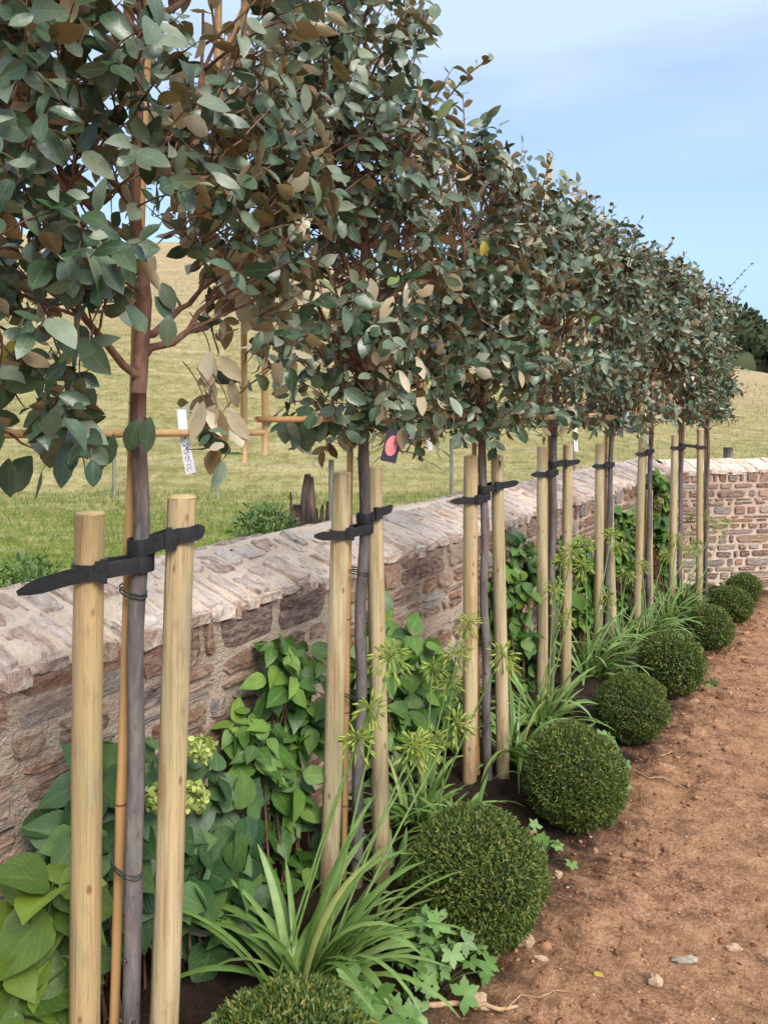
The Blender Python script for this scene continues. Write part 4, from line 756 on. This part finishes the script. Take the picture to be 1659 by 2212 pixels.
twig('thick pale dry root lying at the bottom of the picture', [(895, 2196), (960, 2186), (1030, 2190), (1085, 2198), (1120, 2188)], 0, .0085)
twig('thin wavy rootlet trailing beyond the thick dry root', [(1085, 2196), (1125, 2165), (1165, 2176), (1200, 2158), (1240, 2160)], 0, .002)
twig('thin pale rootlet curling beside the third yew ball', [(1370, 1665), (1400, 1690), (1430, 1680), (1480, 1698)], 0, .003)
twig('thin pale rootlet on the soil beside the fourth yew ball', [(1425, 1630), (1450, 1622), (1468, 1632)], 0, .003)
m = MB(); p = U(1282, 2110, H * FPX / (2110 - YH)); p[2] = ground_at(p[0], p[1]) + .012; m.leaves(OVATE, p[None], np.array([[.9, -.3, .05]]), np.array([[.1, -.5, 1.]]), .035, .018, curl=np.array([.2]), fold=np.array([.2])); tag(m.build('fallen_leaf', M['yellow_leaf'], at=p), 'small yellow fallen leaf on the path near the bottom', 'leaf')

# ------------------------------------------------------------------ behind the wall
fr = empty('field_fence', U(470, 1083, 14), 'wire fence on thin grey posts across the field', 'fence')
FP = [(-20, 950, 14, .03), (247, 935, 14, .03), (470, 935, 14, .03), (975, 948, 14, .032), (1240, 952, 14, .03)]; tops_ = []
for px, py, Z, r in FP:
    t_ = U(px, py, Z); b_ = t_.copy(); b_[2] = float(fz(np.array(t_[0]), np.array(t_[1]))) - .1; m = MB(); m.tube(np.linspace(b_, t_, 6), r, 8); m.build('post', M['greywood'], fr); tops_.append(t_)
for dz in (.12, .5):
    for a, b_ in zip(tops_[:-1], tops_[1:]): m = MB(); m.tube(bez(a - [0, 0, dz], (a + b_) / 2 - [0, 0, dz + .06], b_ - [0, 0, dz], 8), .003, 4); m.build('wire', M['steel'], fr)
for px, py, Z, r, lb in ((716, 993, 9, .032, 'thin grey post standing behind the burnt stump'), (1572, 966, 10.8, .062, 'short weathered post just behind the far wall corner')):
    t_ = U(px, py, Z); b_ = t_.copy(); b_[2] = .0; m = MB(); m.tube(np.linspace(b_, t_, 8), r, 10, wob=.05, rng=np.random.default_rng(5)); tag(m.build('fence_post', M['greywood'], at=b_), lb, 'post', 'old posts in the field')
rng = np.random.default_rng(77); sb = G(655, 5.6); sb[2] = .05; m = MB(); Z = 5.6
for k, (x0, x1, yt, r) in enumerate([(650, 664, 1024, .062), (664, 672, 1030, .045), (645, 642, 1090, .07), (640, 628, 1062, .014), (672, 676, 1085, .03), (690, 697, 1090, .022), (703, 708, 1082, .02), (683, 684, 1098, .02)]):
    a, b_ = U(x0, 1280, Z + rng.normal(0, .03)), U(x1, yt, Z); m.tube(bez(a, (a + b_) / 2 + rng.normal(0, .02, 3), b_, 9), r * np.array([1.35, 1.3, 1.2, 1.1, 1, .95, .88, .7, .35]), 9, wob=.13, rng=rng)
tag(m.build('burnt_stump', M['char'], at=sb), 'charred jagged tree stump poking up just behind the stone wall', 'stump')
def weed(label, px, py, Z, rp, n, seed, ll=.06):
    rng = np.random.default_rng(seed); c = U(px, py, Z); R_ = rp * Z / FPX; b_ = c.copy(); b_[2] = .08; m = MB(); s = MB(); d = rng.normal(size=(n, 3)); d /= np.linalg.norm(d, axis=1)[:, None]; P = c + d * (rng.random(n) ** .45)[:, None] * R_ * np.array([1.2, 1.2, 1.0]); L = ll * rng.uniform(.5, 1.2, n)
    m.leaves(OVATE_LOW, P, d + rng.normal(0, .6, (n, 3)), rng.normal(0, .5, (n, 3)) + np.array([0, 0, .8]), L, L * .32, curl=rng.uniform(0, .4, n))
    for k in range(14): s.tube(bez(b_ + np.append(rng.normal(0, .05, 2), 0), (b_ + c) / 2, P[k * 3], 5), .003, 4, False)
    rt = empty('weed_clump', b_, label, 'weeds'); s.build('stems', M['weed'], rt); m.build('foliage', M['weed'], rt)
weed('green weed clump behind the wall left of the burnt stump', 575, 1150, 5.2, 62, 900, 81)
weed('low green weeds behind the wall at left edge of the picture', 60, 1270, 4.6, 70, 700, 82)

# ------------------------------------------------------------------ far wood
rng = np.random.default_rng(91); m = MB(); core = MB(); PP, DD, LLs = [], [], []
for k in range(56):
    q = rng.uniform(80, 125); a = rng.uniform(.33, .78); p = q * a; x, y = p * ct - q * st, p * st + q * ct; z0 = float(fz(np.array(x), np.array(y))); r = rng.uniform(2.0, 3.4)
    hgt = np.interp(a, [.40, .43, .47, .55, .78], [8.2, 8.0, 7.2, 6.4, 6]) * q / 95; c = np.array([x, y, z0 + hgt - r]); d = nrm(rng.normal(size=(420, 3))); lump = 1 + .25 * vnoise(d[:, 0] * 3 + k, d[:, 1] * 3 + d[:, 2] * 3, k)
    PP.append(c + d * r * lump[:, None]); DD.append(d); LLs.append(rng.uniform(.4, .9, 420))
    u = np.linspace(0, np.pi, 7); v = np.linspace(0, 2 * np.pi, 10, endpoint=False); Uu, Vv = np.meshgrid(u, v, indexing='ij'); S_ = np.stack([np.sin(Uu) * np.cos(Vv), np.sin(Uu) * np.sin(Vv), np.cos(Uu)], -1) * r * .93 + c; m.grid(S_, cu=True)
    lo = S_.copy(); lo[..., 2] -= (hgt - r) * .8; m.grid(lo, cu=True)
PP, DD, LLs = map(np.concatenate, (PP, DD, LLs)); m.leaves(OVATE_LOW, PP, DD + rng.normal(0, .8, DD.shape), DD + rng.normal(0, .5, DD.shape), LLs, LLs * .6)
tag(m.build('woodland', M['wood_far']), 'dark wood on the hillside at the right edge', 'woodland', kind='stuff')
